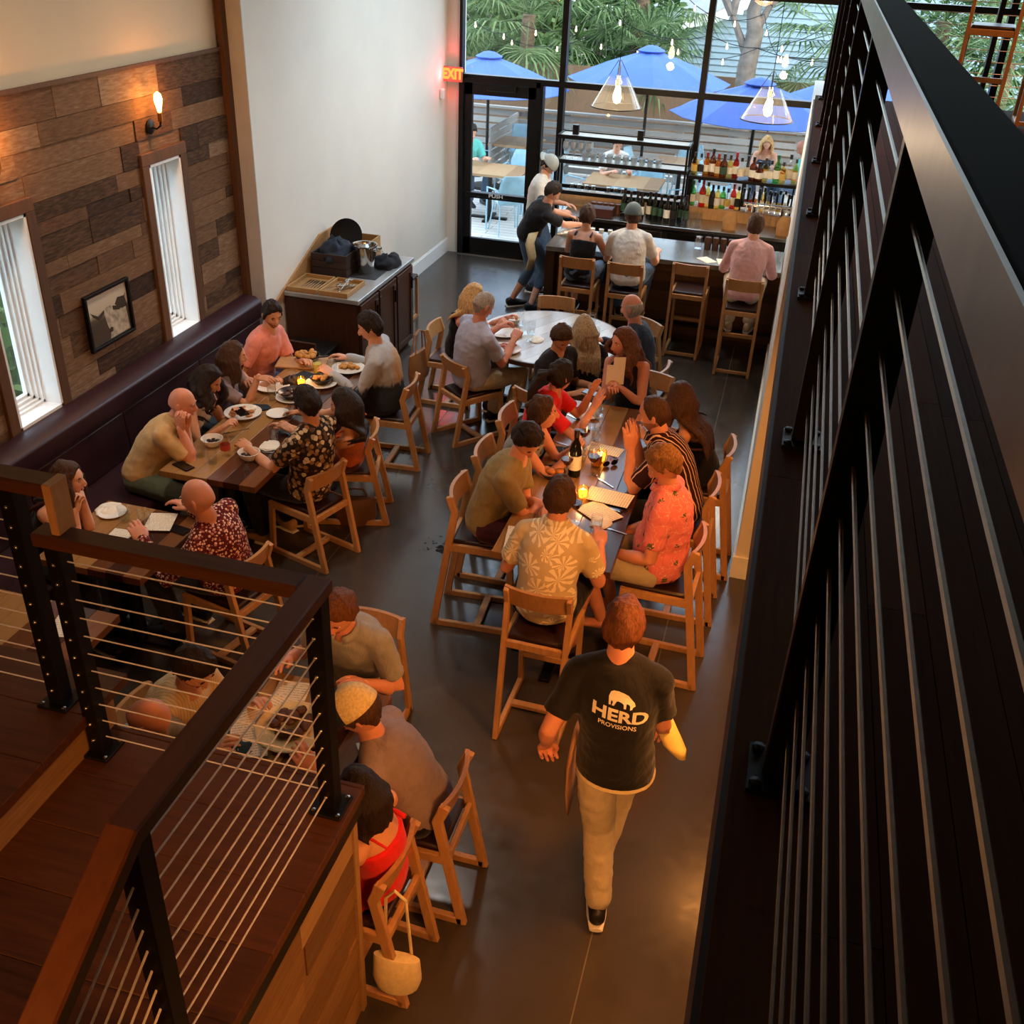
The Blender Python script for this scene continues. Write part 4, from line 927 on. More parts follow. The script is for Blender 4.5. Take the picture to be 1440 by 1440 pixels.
# patio chairs and tables
M_shell = plain('pale_blue_shell', '9ec6d6', .35); M_ptop = wood('patio_table_top', ((.2, '8d6b49'), (.8, 'b08c65')), (8, 1, 1), .5)
PC = []
def pchair(x, y, d, label):
    if PC: return dup(PC[0], (x, y, PZ), yaw(*d), label, 'pale blue patio chairs')
    t = thing('patio_chair', label, 'chair', (x, y, PZ), yaw(*d), 'pale blue patio chairs'); PC.append(t); m = MB(); vs = []; N, K = 8, 10
    for j in range(K+1):
        q = j/K
        for i in range(N+1):
            u = i/N*2-1
            if q < .5: y_ = .22-.84*q; z_ = .44+.03*u*u+(.02 if q < .1 else 0); w = .2+.03*q
            else: y_ = -.2-.1*(q-.5)*2-.03+.05*u*u; z_ = .44+.42*((q-.5)*2); w = .22-.05*max(0, q-.8)*5
            vs.append((u*w, y_, z_))
    m.add(vs, [(j*(N+1)+i, j*(N+1)+i+1, (j+1)*(N+1)+i+1, (j+1)*(N+1)+i) for j in range(K) for i in range(N)])
    o = kid(m, 'shell_seat', M_shell, t, smooth='all'); s = o.modifiers.new('thick', 'SOLIDIFY'); s.thickness = .012
    for sx in (-1, 1):
        kid(MB().tube([(sx*.25, .2, 0), (sx*.25, .18, .62), (sx*.25, -.18, .66), (sx*.22, -.22, .6)], .013, 8), 'armrest', M_shell, t, smooth=True)
        kid(MB().tube([(sx*.16, .12, .44), (sx*.21, .2, 0)], .011, 8), 'leg', M_shell, t, smooth=True); kid(MB().tube([(sx*.16, -.14, .44), (sx*.21, -.24, 0)], .011, 8), 'leg', M_shell, t, smooth=True)
    return t
def ptable(px, py, Y, label, sx=.8, sy=.8):
    p = at(px, py, Y); t = thing('patio_table', label, 'table', (p.x, Y, PZ)); h = .74
    kid(planks(MB(), -sx/2, -sy/2, sx/2, sy/2, h-.035, h, 5), 'tabletop', M_ptop, t); kid(MB().tube([(0, 0, .03), (0, 0, h-.035)], .035, 10), 'column', M_black, t); kid(MB().bar((-.28, 0, .015), (.28, 0, .015), .07, .03).bar((0, -.28, .015), (0, .28, .015), .07, .03), 'base', M_black, t)
    return p.x, Y
tabs = []
for px, py, Y, lab in ((690, 226, 15.1, 'wooden patio table just outside the door'), (728, 186, 17.3, 'wooden patio table by the fence beyond the door'), (880, 240, 15.2, 'wooden patio table behind the glass rack'), (1080, 208, 16.6, 'wooden patio table by the seated couple outside'), (960, 205, 16.9, 'wooden patio table between the parasol poles')):
    tabs.append(ptable(px, py, Y, lab, 1.1 if Y < 15.5 else .8, .8))
cs = [(0, .45, -.62, 'pale blue shell chair right outside the door glass'), (0, -.75, .1, 'pale blue patio chair mostly behind the door jamb'), (0, .2, .68, 'pale blue patio chair on the far side of the table outside the door'), (1, .62, -.15, 'pale blue patio chair beyond the narrow door sidelight'), (1, -.1, .62, 'pale blue patio chair against the grey fence'), (1, -.62, -.2, 'pale blue patio chair near the fence corner'),
      (2, -.8, .1, 'pale blue patio chair seen through the glass rack, by the bowed man'), (2, .1, -.66, 'pale blue patio chair turned away behind the rack tumblers'), (2, .82, .0, 'pale blue patio chair behind the stemmed rack glasses'), (2, .2, .68, 'pale blue patio chair across the table behind the rack'), (3, -.66, -.1, 'pale blue patio chair left empty beside the seated couple'), (4, .05, .62, 'pale blue patio chair at the fence behind the parasol pole'), (4, -.62, .1, 'pale blue patio chair facing the small fence table')]
for ti, dx, dy, lab in cs: x, y = tabs[ti]; pchair(x+dx, y+dy, (-dx, -dy), lab)
# festoon lights
def festoon(pts, label, npts):
    t = thing('string_light', label, 'string light', (0, 0, 0)); pp = []
    for a, b in zip(pts, pts[1:]):
        for k in range(npts): q = k/npts; p = a.lerp(b, q); p.z -= .22*4*q*(1-q); pp.append(p)
    pp.append(pts[-1]); kid(MB().tube(pp, .006, 5), 'wire', M_black, t)
    for p in pp[1::3]: kid(MB().lathe(((0, -.09), (.013, -.08), (.018, -.06), (.009, -.03), (.008, 0), (0, 0)), 8, p), 'bulb', M_fest, t, smooth='all')
M_fest = emit('festoon_bulb', (1, .74, .42), 7)
festoon([at(655, 15, 17), at(735, 35, 18), at(850, 10, 18.5), at(1000, 50, 17.5), at(1160, 40, 16.5)], 'string of small bulbs drooping across the window towards the palm', 6)
festoon([at(700, 45, 20), at(830, 50, 19), at(935, 55, 18), at(1065, 68, 17), at(1300, 60, 16)], 'lower string of small bulbs near the parasol tops', 6)
festoon([at(960, -10, 18), at(1075, 20, 18), at(1110, 80, 17), at(1330, 20, 17)], 'short string of bulbs by the grey tree', 6)
# ------------------------------------------------------------------ people
def remesh(mb, voxel, smooth=4):
    me = bpy.data.meshes.new('tmp'); me.from_pydata(mb.v, [], mb.f); o = bpy.data.objects.new('tmp', me); COL.objects.link(o)
    r = o.modifiers.new('r', 'REMESH'); r.mode = 'VOXEL'; r.voxel_size = voxel; r.use_smooth_shade = True
    if smooth: s = o.modifiers.new('s', 'SMOOTH'); s.factor = .5; s.iterations = smooth
    dg = bpy.context.evaluated_depsgraph_get(); m2 = bpy.data.meshes.new_from_object(o.evaluated_get(dg))
    n = len(m2.vertices); co = np.empty(n*3, np.float32); m2.vertices.foreach_get('co', co); co = co.reshape(-1, 3)
    no = np.empty(n*3, np.float32); m2.vertices.foreach_get('normal', no); no = no.reshape(-1, 3)
    fs = [tuple(p.vertices) for p in m2.polygons]
    bpy.data.objects.remove(o); bpy.data.meshes.remove(me); bpy.data.meshes.remove(m2); return co, no, fs
def sstep(a, b, x):
    t = min(1, max(0, (x-a)/(b-a))); return t*t*(3-2*t)
def head_pt(az, el, extra=0.):
    ce = abs(math.cos(el))**.86; d = (math.sin(az)*ce, math.cos(az)*ce, math.sin(el))
    x, y, z = (.074+extra)*d[0], (.097+extra)*d[1], (.118+extra)*d[2]
    s = sstep(0, 1, max(0, -z/.118)); x *= 1-.27*s
    y *= (1-.40*s) if y < 0 else (1-.05*s)
    if z < -.02 and y < 0: z = z*(1-.25*sstep(0, .06, -y))
    return x, y, z
G = lambda a, s: math.exp(-(a/s)**2)
def face_bump(x, y, z):
    if y < .02: return 0
    b = .004*G(z-.028, .012)*G(abs(x)-.028, .022)-.011*G(abs(x)-.031, .016)*G(z-.005, .013)
    nz = sstep(.024, -.03, z)*(1-sstep(-.034, -.044, z)); b += .026*nz*G(x, .0105+.004*nz)
    b += .005*G(z+.064, .012)*G(x, .028)-.004*G(z+.082, .007)*G(x, .03)+.008*G(z+.104, .016)*G(x, .026)+.004*G(abs(x)-.045, .016)*G(z+.022, .02)
    return b
NA, NE = 56, 44
AZ = [PI*math.copysign(abs(u)**1.45, u) for u in [(-1+2*i/NA) for i in range(NA)]]
EL = [-PI/2+PI*j/NE for j in range(NE+1)]
HEADV = []
for el in EL:
    for az in AZ:
        x, y, z = head_pt(az, el); HEADV.append((x, y+face_bump(x, y, z), z))
HEADF = [(j*NA+i, j*NA+(i+1) % NA, (j+1)*NA+(i+1) % NA, (j+1)*NA+i) for j in range(NE) for i in range(NA)]
def ysurf(x, z):
    return min((abs(v[0]-x)+abs(v[2]-z), v[1]) for v in HEADV if v[1] > 0)[1]
YE, YM_, YB_ = ysurf(.031, .005), ysurf(0, -.064), ysurf(.03, .027)
def head_mesh(beard, s):
    """(verts, faces, material index): 0 skin 1 eye white 2 iris 3 hair colour 4 lips"""
    vs = list(HEADV); fi = []
    for f in HEADF:
        c = [sum(vs[i][k] for i in f)/4 for k in range(3)]; b = 0
        if beard and c[1] > -.02 and c[2] < -.036-.02*G(c[0], .02)*0 and not (abs(c[0]) < .022 and -.072 < c[2] < -.055) and (c[2] < -.05 or abs(c[0]) > .03 or beard > 1): b = 5
        fi.append(b)
    fs = list(HEADF); m = MB()
    m.mi = 0
    for sx in (-1, 1):
        m.mi = 0; m.ell((sx*.075, -.008, -.004), (.010, .019, .031), 10, 8, Matrix.Rotation(sx*.35, 4, 'Z'))
        m.mi = 1; m.ell((sx*.031, YE-.005, .004), (.0135, .009, .0062), 10, 7)
        m.mi = 2; m.ell((sx*.031, YE+.0008, .0035), (.0058, .0042, .0058), 8, 6)
        m.mi = 0; m.ell((sx*.031, YE-.001, .0125), (.0155, .006, .0045), 8, 6, Matrix.Rotation(sx*.1, 4, 'Y'))
        m.mi = 3; m.ell((sx*.031, YB_+.001, .027), (.017, .005, .0038), 8, 6, Matrix.Rotation(sx*.12, 4, 'Y'))
        m.mi = 0; m.ell((sx*.009, ysurf(.009, -.034)-.003, -.036), (.007, .008, .006), 8, 6)
    m.mi = 4; m.ell((0, YM_-.001, -.0605), (.021, .0065, .0042), 10, 6).ell((0, YM_-.001, -.069), (.018, .007, .0048), 10, 6)
    o = len(vs); vs += m.v; fs += [tuple(i+o for i in f) for f in m.f]; fi += m.m
    return vs, fs, fi
def hairline(az, st):
    a = abs(math.degrees(az))
    if st == 'short': pts = ((0, .072), (25, .07), (42, .05), (58, .04), (72, .0), (82, -.03), (92, -.005), (105, -.03), (130, -.075), (180, -.085))
    elif st == 'receding': pts = ((0, .095), (30, .10), (50, .075), (62, .04), (74, .005), (84, -.02), (92, -.005), (105, -.03), (130, -.07), (180, -.08))
    else: pts = ((0, .078), (25, .07), (45, .045), (62, .0), (78, -.03), (95, -.05), (130, -.085), (180, -.09))
    for (a0, z0), (a1, z1) in zip(pts, pts[1:]):
        if a <= a1: return z0+(z1-z0)*(a-a0)/(a1-a0)
    return pts[-1][1]
def hair_shell(m, st, thick, seed, s):
    vs = []
    for el in EL:
        for az in AZ:
            x, y, z = head_pt(az, el); d = V((x, y, z)).normalized(); a = abs(math.degrees(az))
            if st == 'fringe': k = sstep(62, 84, a)*(1-sstep(.035, .055, z))*sstep(-.085, -.07, z) if z < .06 else 0
            else: k = sstep(-.006, .010, z-hairline(az, 'short' if st in ('buzz',) else st))
            t = thick*(1+.7*noise.noise(V((x*26+seed*9, y*26, z*14)))+.55*noise.noise(V((x*62, y*62+seed, z*22))))+ (thick*.25*sstep(.05, .11, z) if st == 'short' else 0)
            p = V((x, y, z))*(1 if k > 0 else .93)+d*(t*k-.009*(1-k)); vs.append(p*s)
    m.add(vs, HEADF)
_HAND = {}
def hand_mesh(curl):
    if curl in _HAND: return _HAND[curl]
    m = MB(); m.loft([((0, -.03, 0), (.025, 0, 0), (0, 0, .019)), ((0, 0, 0), (.027, 0, 0), (0, 0, .018)), ((0, .03, -.001), (.038, 0, 0), (0, 0, .0165)), ((0, .07, 0), (.042, 0, 0), (0, 0, .0145)), ((0, .092, -.001), (.040, 0, 0), (0, 0, .011))], 14)
    c = {'flat': .12, 'relaxed': .42, 'grip': .85, 'fist': 1.35}[curl]
    for k, (x, L, y0) in enumerate(((-.031, .072, .084), (-.0105, .080, .088), (.0105, .074, .086), (.0305, .058, .079))):
        p = V((x, y0-.03, 0)); q = V((x, y0, 0)); pts = [p, q]; ang = 0; sp = (x*2.0) if curl != 'fist' else 0
        for j, f in enumerate((.44, .32, .24)):
            ang += c*(.75, 1.0, .7)[j]*(1+.08*k); q = q+V((sp*.8*math.cos(ang), math.cos(ang), -math.sin(ang)))*L*f; pts.append(q)
        m.tube(pts, [.0105, .0095, .009, .0082, .0072], 8, True)
    p = V((-.018, .012, -.004)); q = V((-.036, .038, -.010)); r = V((-.050+.012*c, .066, -.016-.012*c)); e = V((-.052+.03*c, .092-.01*c, -.02-.02*c))
    m.tube([p, q, r, e], [.014, .0125, .0105, .0085], 8, True)
    _HAND[curl] = remesh(m, .0042, 2); return _HAND[curl]
def ik(S, W, l1, l2, pole):
    d = W-S; D = d.length
    if D > (l1+l2)*.985: W = S+d*((l1+l2)*.985/D); d = W-S; D = d.length
    if D < .1: D = .1
    a = (l1*l1-l2*l2+D*D)/(2*D); h = math.sqrt(max(0, l1*l1-a*a)); u = d.normalized(); p = (pole-u*pole.dot(u)).normalized()
    return S+u*a+p*h, W
SKIN = {'fair': 'd9a184', 'pink': 'd28f74', 'tan': 'b9825f', 'warm': 'c98f6c'}
HAIRC = {'dark': '1c120d', 'brown': '3a2415', 'auburn': '54301a', 'blond': 'b08a58', 'grey': '8d8378', 'sandy': '7a552f', 'greyblond': '8f7a5c'}
def hairmat(c):
    k = 'hair_'+c
    if k in _M: return _M[k]
    t = NT(k); v = t.coord((120, 120, 26)); n = t.noise(v, 1., 4, .6); a = lin(HAIRC[c]); b = tuple(min(1, x*2.3+.006) for x in a[:3])
    t.bsdf(t.ramp(n, ((.3, tuple(x*.7 for x in a[:3])), (.75, b))), .58, 0, .3, n, .9, .008); _M[k] = t.m; return t.m
def skinmat(c): return plain('skin_'+c, SKIN[c], .48, 0, .4, .08, 14, .03)
M_eye = plain('eye_white', 'e4dcd2', .3); M_iris = plain('eye_dark', '20140e', .2); M_lip = plain('lips', 'a8564a', .45); M_sole = plain('shoe_white', 'd9d5cd', .6); M_shoe = plain('shoe_black', '16151a', .5)
WR = 8
def cloth_out(mb, voxel, amp, seed, smooth=5):
    co, no, fs = remesh(mb, voxel, smooth); out = []
    for c, n in zip(co.tolist(), no.tolist()):
        k = amp*(noise.noise(V((c[0]*9+seed, c[1]*9, c[2]*16)))+.6*noise.noise(V((c[0]*22, c[1]*20+seed, c[2]*34))))
        out.append((c[0]+n[0]*k, c[1]+n[1]*k, c[2]+n[2]*k))
    r = MB(); r.v = out; r.f = fs; r.m = [0]*len(fs); return r
PDBG = []
def person(label, pel, face, head, look, hands, shirt, bottom, hair, skin='fair', sex='m', seat=.45, s=1., belly=0, beard=0, ankles=None, elbows=(.32, .32), curl='relaxed', tw=0, hz=None, stand=None, shoe=None, tilt=0, hdir=None, group=None, lod=1., sleeve_z=None, roll=None, sroll=0):
    rz = yaw(*face); cr, srn = math.cos(rz), math.sin(rz); ox, oy = pel
    def L(x, y, z): dx, dy = x-ox, y-oy; return V((cr*dx+srn*dy, -srn*dx+cr*dy, z))
    f = sex == 'f'; s = s*(.94 if f else 1.)
    pz = (stand if stand else seat+.09)
    P = V((0, 0, pz)); H2 = L(head[0], head[1], 0); d2 = math.hypot(H2.x, H2.y); D = .63*s
    if d2 > D*.86: H2 *= D*.86/d2; d2 = D*.86
    Hc = V((H2.x, H2.y, hz if hz else pz+math.sqrt(D*D-d2*d2)))
    dirn = (Hc-P).normalized(); up = (dirn*.45+V((0, -.0, 1))*.55).normalized(); fwd = V((0, 1, 0))
    N = Hc-up*.130*s-V((0, .022, 0)); Mid = (P+N)/2+V((0, -.055, .0))
    def sp(t): return P*(1-t)**2+Mid*2*t*(1-t)+N*t*t
    def spd(t): return ((Mid-P)*2*(1-t)+(N-Mid)*2*t).normalized()
    def rt(t): a = tw*t; r_ = V((math.cos(a), math.sin(a), sroll*t)).normalized(); T = spd(t); return (r_-T*r_.dot(T)).normalized()
    ST = [(-.10, .12, .10), (0, .150, .118), (.15, .145, .112), (.35, .134, .105), (.55, .146, .116), (.75, .152, .112), (.87, .134, .092), (.95, .090, .074), (.978, .066, .062), (1.0, .058, .058)]
    if f: ST = [(-.10, .125, .10), (0, .160, .118), (.15, .146, .108), (.35, .115, .092), (.55, .125, .104), (.75, .132, .100), (.87, .115, .080), (.95, .076, .066), (.978, .058, .055), (1.0, .050, .050)]
    def torso(m, inf, t0, t1, sag=0):
        rings = []
        for t, rx, ry in ST:
            if t < t0 or t > t1: continue
            b = belly*G(t-.25, .25); T = spd(max(0, t)); r_ = rt(max(0, t)); v_ = -r_.cross(T) if False else T.cross(r_)
            c = sp(t) if t >= 0 else P+spd(0)*t*.5
            rings.append((c+v_*b*.5, r_*(rx*s+inf+b*.35), v_*(ry*s+inf+b*.6)))
        m.loft(rings, 20)
        if f:
            for q in (-1, 1): T = spd(.62); v_ = T.cross(rt(.62)); m.ell(sp(.62)+rt(.62)*q*.062*s+v_*.075*s, (.058*s+inf*.6,)*3, 10, 8)
    SW = (.148 if f else .156)*s; sh = {}
    for q in (-1, 1): sh[q] = sp(.88)+rt(.88)*q*SW-V((0, 0, .012))
    l1, l2 = .285*s, .25*s; arms = {}
    for q, hd, eo in ((-1, hands[0], elbows[0]), (1, hands[1], elbows[1])):
        W = V(hd) if len(hd) == 3 else L(*hd[:3]); E, W = ik(sh[q], W, l1, l2, V((q*eo, -.35, -.8))); arms[q] = (sh[q], E, W)
    k = .92 if f else 1.
    skinM = MB(); torso(skinM, -.006, 0, 1.0)
    skinM.tube([N-up*.04, N+up*.05, Hc-up*.045], [.062*k*s, .053*k*s, .050*k*s], 14)
    for q in (-1, 1):
        S, E, W = arms[q]
        skinM.tube([sp(.96)+rt(.9)*q*.03, S], [.044*s*k, .047*s*k], 10, True)
        skinM.tube([S, S.lerp(E, .4), E, E.lerp(W, .3), W, W+(W-E).normalized()*.015], [.052*s*k, .047*s*k, .038*s*k, .041*s*k, .027*s*k, .026*s*k], 12, True)
    lg = {}
    for i, q in enumerate((-1, 1)):
        Hj = P+V((q*.086*s, .0, -.01)); an = V(ankles[i]) if ankles else V((q*.12, .36, .09)); Kn, an = ik(Hj, an, .43*s, .42*s, V((q*.18, 1, .55)) if not stand else V((0, 1, 0))); lg[q] = (Hj, Kn, an)
        skinM.tube([Hj, Hj.lerp(Kn, .5), Kn, Kn.lerp(an, .3), Kn.lerp(an, .65), an], [.075*s, .072*s, .055*s, .056*s, .046*s, .036*s], 14, True)
    co, no, fs = remesh(skinM, .0115*lod, 4)
    bm_ = MB(); bm_.v = [tuple(c) for c in co.tolist()]; bm_.f = list(fs); bm_.m = [0]*len(fs)
    # head
    PDBG.append((label, tuple(Matrix.Translation((ox, oy, 0)) @ Matrix.Rotation(rz, 4, 'Z') @ Hc), (round(P.z, 2))))
    lk = V(L(*look))-Hc; hy = math.atan2(-lk.x, lk.y); lim = 1.25
    hy = max(-lim, min(lim, hy)); hp = max(-1.0, min(.5, math.atan2(lk.z, math.hypot(lk.x, lk.y))))
    HM = Matrix.Translation(Hc) @ Matrix.Rotation(hy, 4, 'Z') @ Matrix.Rotation(hp, 4, 'X') @ Matrix.Rotation(tilt, 4, 'Y')
    hs = .92*s if not f else .95*s
    hv, hf, hi = head_mesh(beard, hs); o0 = len(bm_.v); bm_.v += [tuple(HM @ (V(v)*hs)) for v in hv]; bm_.f += [tuple(i+o0 for i in q) for q in hf]; bm_.m += hi
    # hands and feet
    for i, q in enumerate((-1, 1)):
        S, E, W = arms[q]; d = (W-E).normalized()
        if hdir and hdir[i]: d = (V(hdir[i])+d*.35).normalized()
        rr_ = V(roll[i]) if roll and roll[i] else V((q*.25, 0, 1)); z_ = (rr_-d*rr_.dot(d)).normalized(); x_ = d.cross(z_)
        hm = Matrix(((x_.x*q, d.x, z_.x, W.x), (x_.y*q, d.y, z_.y, W.y), (x_.z*q, d.z, z_.z, W.z), (0, 0, 0, 1)))
        cu = curl if isinstance(curl, str) else curl[i]; c, n, hf = hand_mesh(cu); o0 = len(bm_.v); k2 = s*(.93 if f else 1.02)
        bm_.v += [tuple(hm @ (V(v)*k2)) for v in c.tolist()]; hf = [g[::-1] for g in hf] if q < 0 else hf
        bm_.f += [tuple(j+o0 for j in g) for g in hf]; bm_.m += [0]*len(hf)
    if shoe == 'bare':
        for q in (-1, 1):
            a = lg[q][2]; m = MB().loft([(a+V((0, -.05, -.03)), (.028, 0, 0), (0, 0, .03)), (a+V((0, .0, -.045)), (.034, 0, 0), (0, 0, .04)), (a+V((0, .08, -.062)), (.042, 0, 0), (0, 0, .022)), (a+V((0, .15, -.07)), (.043, 0, 0), (0, 0, .015)), (a+V((0, .185, -.072)), (.028, 0, 0), (0, 0, .010))], 12)
            o0 = len(bm_.v); bm_.v += m.v; bm_.f += [tuple(j+o0 for j in g) for g in m.f]; bm_.m += [0]*len(m.f)
    sk_, hc_ = lin(SKIN[skin]), lin(HAIRC[hair[1] if hair else 'grey']); bmx = plain('beard_%s_%s' % (skin, hair[1] if hair else 'grey'), tuple(a*.42+b*.58 for a, b in zip(sk_[:3], hc_[:3])), .6, var=.3, scale=90)
    ob = bm_.build('person', [skinmat(skin), M_eye, M_iris, hairmat(hair[1] if hair else 'grey'), M_lip, bmx], None, smooth='all')
    ob.location = (ox, oy, 0); ob.rotation_euler = (0, 0, rz); setp(ob, label, 'person', group)
    sd = random.random()*50
    # trousers / skirt
    if bottom:
        kind, mt = bottom; m = MB(); inf = .012
        torso(m, inf*.9, -.1, .16)
        for q in (-1, 1):
            Hj, Kn, an = lg[q]
            if kind == 'long': m.tube([Hj, Hj.lerp(Kn, .5), Kn, Kn.lerp(an, .4), Kn.lerp(an, .93)], [.086*s, .087*s, .074*s, .070*s, .063*s], 14, True)
            elif kind == 'crop': m.tube([Hj, Hj.lerp(Kn, .5), Kn, Kn.lerp(an, .45)], [.095*s, .085*s, .066*s, .062*s], 14, True)
            else: m.tube([Hj, Hj.lerp(Kn, .5), Hj.lerp(Kn, .86)], [.097*s, .092*s, .086*s], 14)
        kid(cloth_out(m, .0115*lod, .005, sd), {'long': 'trousers', 'crop': 'cropped_jeans', 'shorts': 'shorts', 'skirt': 'skirt'}[kind], mt, ob, smooth='all')
    if shirt:
        kind, mt = shirt; m = MB(); inf = .012
        top = {'tee': .98, 'tank': .80, 'dress': .80, 'sleeveless': .96, 'long': .98, 'polo': .98}[kind]
        torso(m, inf+(.006 if kind not in ('tank', 'dress') else 0), -.1, top)
        if kind in ('tee', 'long', 'polo'):
            for q in (-1, 1):
                S, E, W = arms[q]; m.tube([sp(.96)+rt(.9)*q*.03, S], [.056*s*k, .060*s*k], 12, True)
                if kind == 'long': m.tube([S, S.lerp(E, .5), E, E.lerp(W, .5), W], [.061*s*k, .057*s*k, .051*s*k, .046*s*k, .04*s*k], 12, True)
                else: m.tube([S, S.lerp(E, .35), S.lerp(E, .72)], [.061*s*k, .062*s*k, .062*s*k], 14, False); m.ell(S, (.059*s*k,)*3, 12, 8)
        elif kind in ('sleeveless',):
            for q in (-1, 1): m.tube([sp(.9)+rt(.9)*q*.03, sh[q].lerp(sp(.9), .28)], [.052*s, .05*s], 10, True)
        else:
            for q in (-1, 1):
                pts = []
                for w_ in range(9):
                    a = PI*w_/8; T = spd(.84); v_ = T.cross(rt(.84)); pts.append(sp(.80+.135*math.sin(a))+rt(.84)*q*.085*s+v_*math.cos(a)*(.115*s)*(1-.45*math.sin(a))+up*.006)
                m.tube(pts, [.013]*9, 6)
        so = kid(cloth_out(m, .0105*lod, .0055, sd+9), {'tee': 'tee_shirt', 'tank': 'tank_top', 'dress': 'dress', 'sleeveless': 'sleeveless_top', 'long': 'long_sleeved_shirt', 'polo': 'shirt'}[kind], mt, ob, smooth='all'); so_ = so
        if kind == 'polo':
            c = MB(); ctr = N+up*.012+V((0, .008, 0)); fr = V((0, 1, 0)); rr1 = rt(1)
            vs = []; n = 22
            for i in range(n+1):
                a = PI/2+.28+(2*PI-.56)*i/n; d = rr1*math.cos(a)+(up.cross(rr1))*math.sin(a)
                for rad, h in ((.061, .010), (.060, .024), (.068, .020), (.080, -.008)): vs.append(ctr+d*rad*s+up*h+V((0, 0, -.02*max(0, math.sin(a)))))
            c.add(vs, [(4*i+j, 4*i+4+j, 4*i+5+j, 4*i+1+j) for i in range(n) for j in range(3)]); o = kid(c, 'collar', mt, so, smooth='all'); o.modifiers.new('t', 'SOLIDIFY').thickness = .004
    if shoe != 'bare':
        mt = shoe or M_shoe
        for q in (-1, 1):
            a = lg[q][2]; d = V((q*.12, 1, 0)).normalized()
            if stand and a.z > .16: d = V((0, .45, -.9)).normalized()
            x = d.cross(V((0, 0, 1))).normalized(); z_ = x.cross(d)
            def pt(y, z): return a+d*y+z_*z
            m = MB().loft([(pt(-.075, -.03), x*.026, z_*.03), (pt(-.06, -.035), x*.036, z_*.048), (pt(0, -.035), x*.042, z_*.06), (pt(.06, -.05), x*.045, z_*.042), (pt(.13, -.06), x*.049, z_*.03), (pt(.175, -.064), x*.04, z_*.024), (pt(.195, -.066), x*.022, z_*.014)], 14)
            so2 = kid(m, 'shoe', mt, ob, smooth='all'); m = MB().loft([(pt(-.082, -.088), x*.03, z_*.012), (pt(0, -.089), x*.045, z_*.013), (pt(.13, -.089), x*.053, z_*.012), (pt(.2, -.087), x*.03, z_*.010)], 12); kid(m, 'sole', M_sole, so2)
    # hair
    if hair:
        st, hc = hair[:2]; m = MB(); base = {'short': 'short', 'fringe': 'fringe', 'buzz': 'buzz', 'receding': 'receding'}.get(st, 'full')
        th = {'short': .016, 'fringe': .007, 'buzz': .005, 'receding': .009}.get(st, .016)
        hair_shell(m, base, th, random.random()*9, hs)
        hm = MB(); hm.v = [tuple(HM @ V(v)) for v in m.v]; hm.f = m.f; hm.m = m.m
        HR = Matrix.Translation(Hc) @ Matrix.Rotation(hy, 4, 'Z') @ Matrix.Rotation(hp*.5, 4, 'X')
        rr2 = random.Random(len(label)*7+int(ox*10))
        if st in ('long', 'curly', 'straight'):
            Ln = {'long': .34, 'curly': .30, 'straight': .22}[st]*(hair[2] if len(hair) > 2 else 1); nn = 30
            for j in range(nn):
                az = R(68)+(2*PI-2*R(68))*j/(nn-1); p0 = V(head_pt(az, .55, .006))*hs; p1 = V(head_pt(az, .05, .014))*hs; out = V((math.sin(az), math.cos(az), 0)); pts = [HM @ p0, HM @ p1]; ph_ = rr2.random()*6
                base_ = HM @ p1; ow = (HR.to_3x3() @ out); L_ = Ln*rr2.uniform(.85, 1.08)*(.8 if abs(math.sin(az)) > .9 and math.cos(az) > 0 else 1); amp = {'long': .012, 'curly': .026, 'straight': .004}[st]
                for q in range(1, 8):
                    w_ = q/7; pz_ = base_.z-L_*w_; back = max(0, -ow.y)
                    p = base_+ow*(.012+.012*w_)*(1 if st != 'curly' else 1.9*math.sin(w_*PI*.8+.3))+V((amp*math.sin(ph_+w_*9), amp*math.cos(ph_*1.7+w_*8), 0)); p.z = pz_
                    # keep outside the shoulders and back
                    tt = max(0, min(1, (pz_-pz)/max(.1, N.z-pz)));  c_ = sp(tt)
                    if pz_ < N.z+.02:
                        rad = (.108 if ow.y < .1 else .10)*s*min(1, (N.z+.02-pz_)/.09); off = V((p.x-c_.x, p.y-c_.y, 0))
                        if abs(off.y) < rad+.02 and abs(off.x) < .19: p.y = c_.y+(rad+.012)*(-1 if ow.y < .25 else 1)
                    pts.append(p)
                hm.tube(pts, [.012, .019, .021, .021, .020, .018, .016, .012, .006], 7, True)
            c2, n2, f2 = remesh(hm, .0075, 2); hm = MB(); hm.v = [tuple(c) for c in c2.tolist()]; hm.f = f2; hm.m = [0]*len(f2)
        elif st in ('ponytail', 'bun'):
            b0 = HM @ (V((0, -.095, .055))*hs); hm.ell(b0, (.026, .026, .026), 10, 8)
            if st == 'ponytail':
                for j in range(9):
                    o_ = V((rr2.uniform(-.02, .02), rr2.uniform(-.015, .02), 0)); yb = min(b0.y-.05, N.y-.12)
                    hm.tube([b0+o_*.4, V((b0.x+o_.x*2, (b0.y+yb)/2-.03, b0.z-.03+o_.y)), V((b0.x+o_.x*3, yb-.02+o_.y, b0.z-.14)), V((b0.x+o_.x*3.2, yb-.02+o_.y, b0.z-.26)), V((b0.x+o_.x*2, yb-.03+o_.y, b0.z-.36))], [.014, .02, .021, .017, .005], 7, True)
        ho = kid(hm, 'hair', hairmat(hc), ob, smooth='all')
    ob.update_tag(); return ob, HM, hs, (so_ if shirt else None)
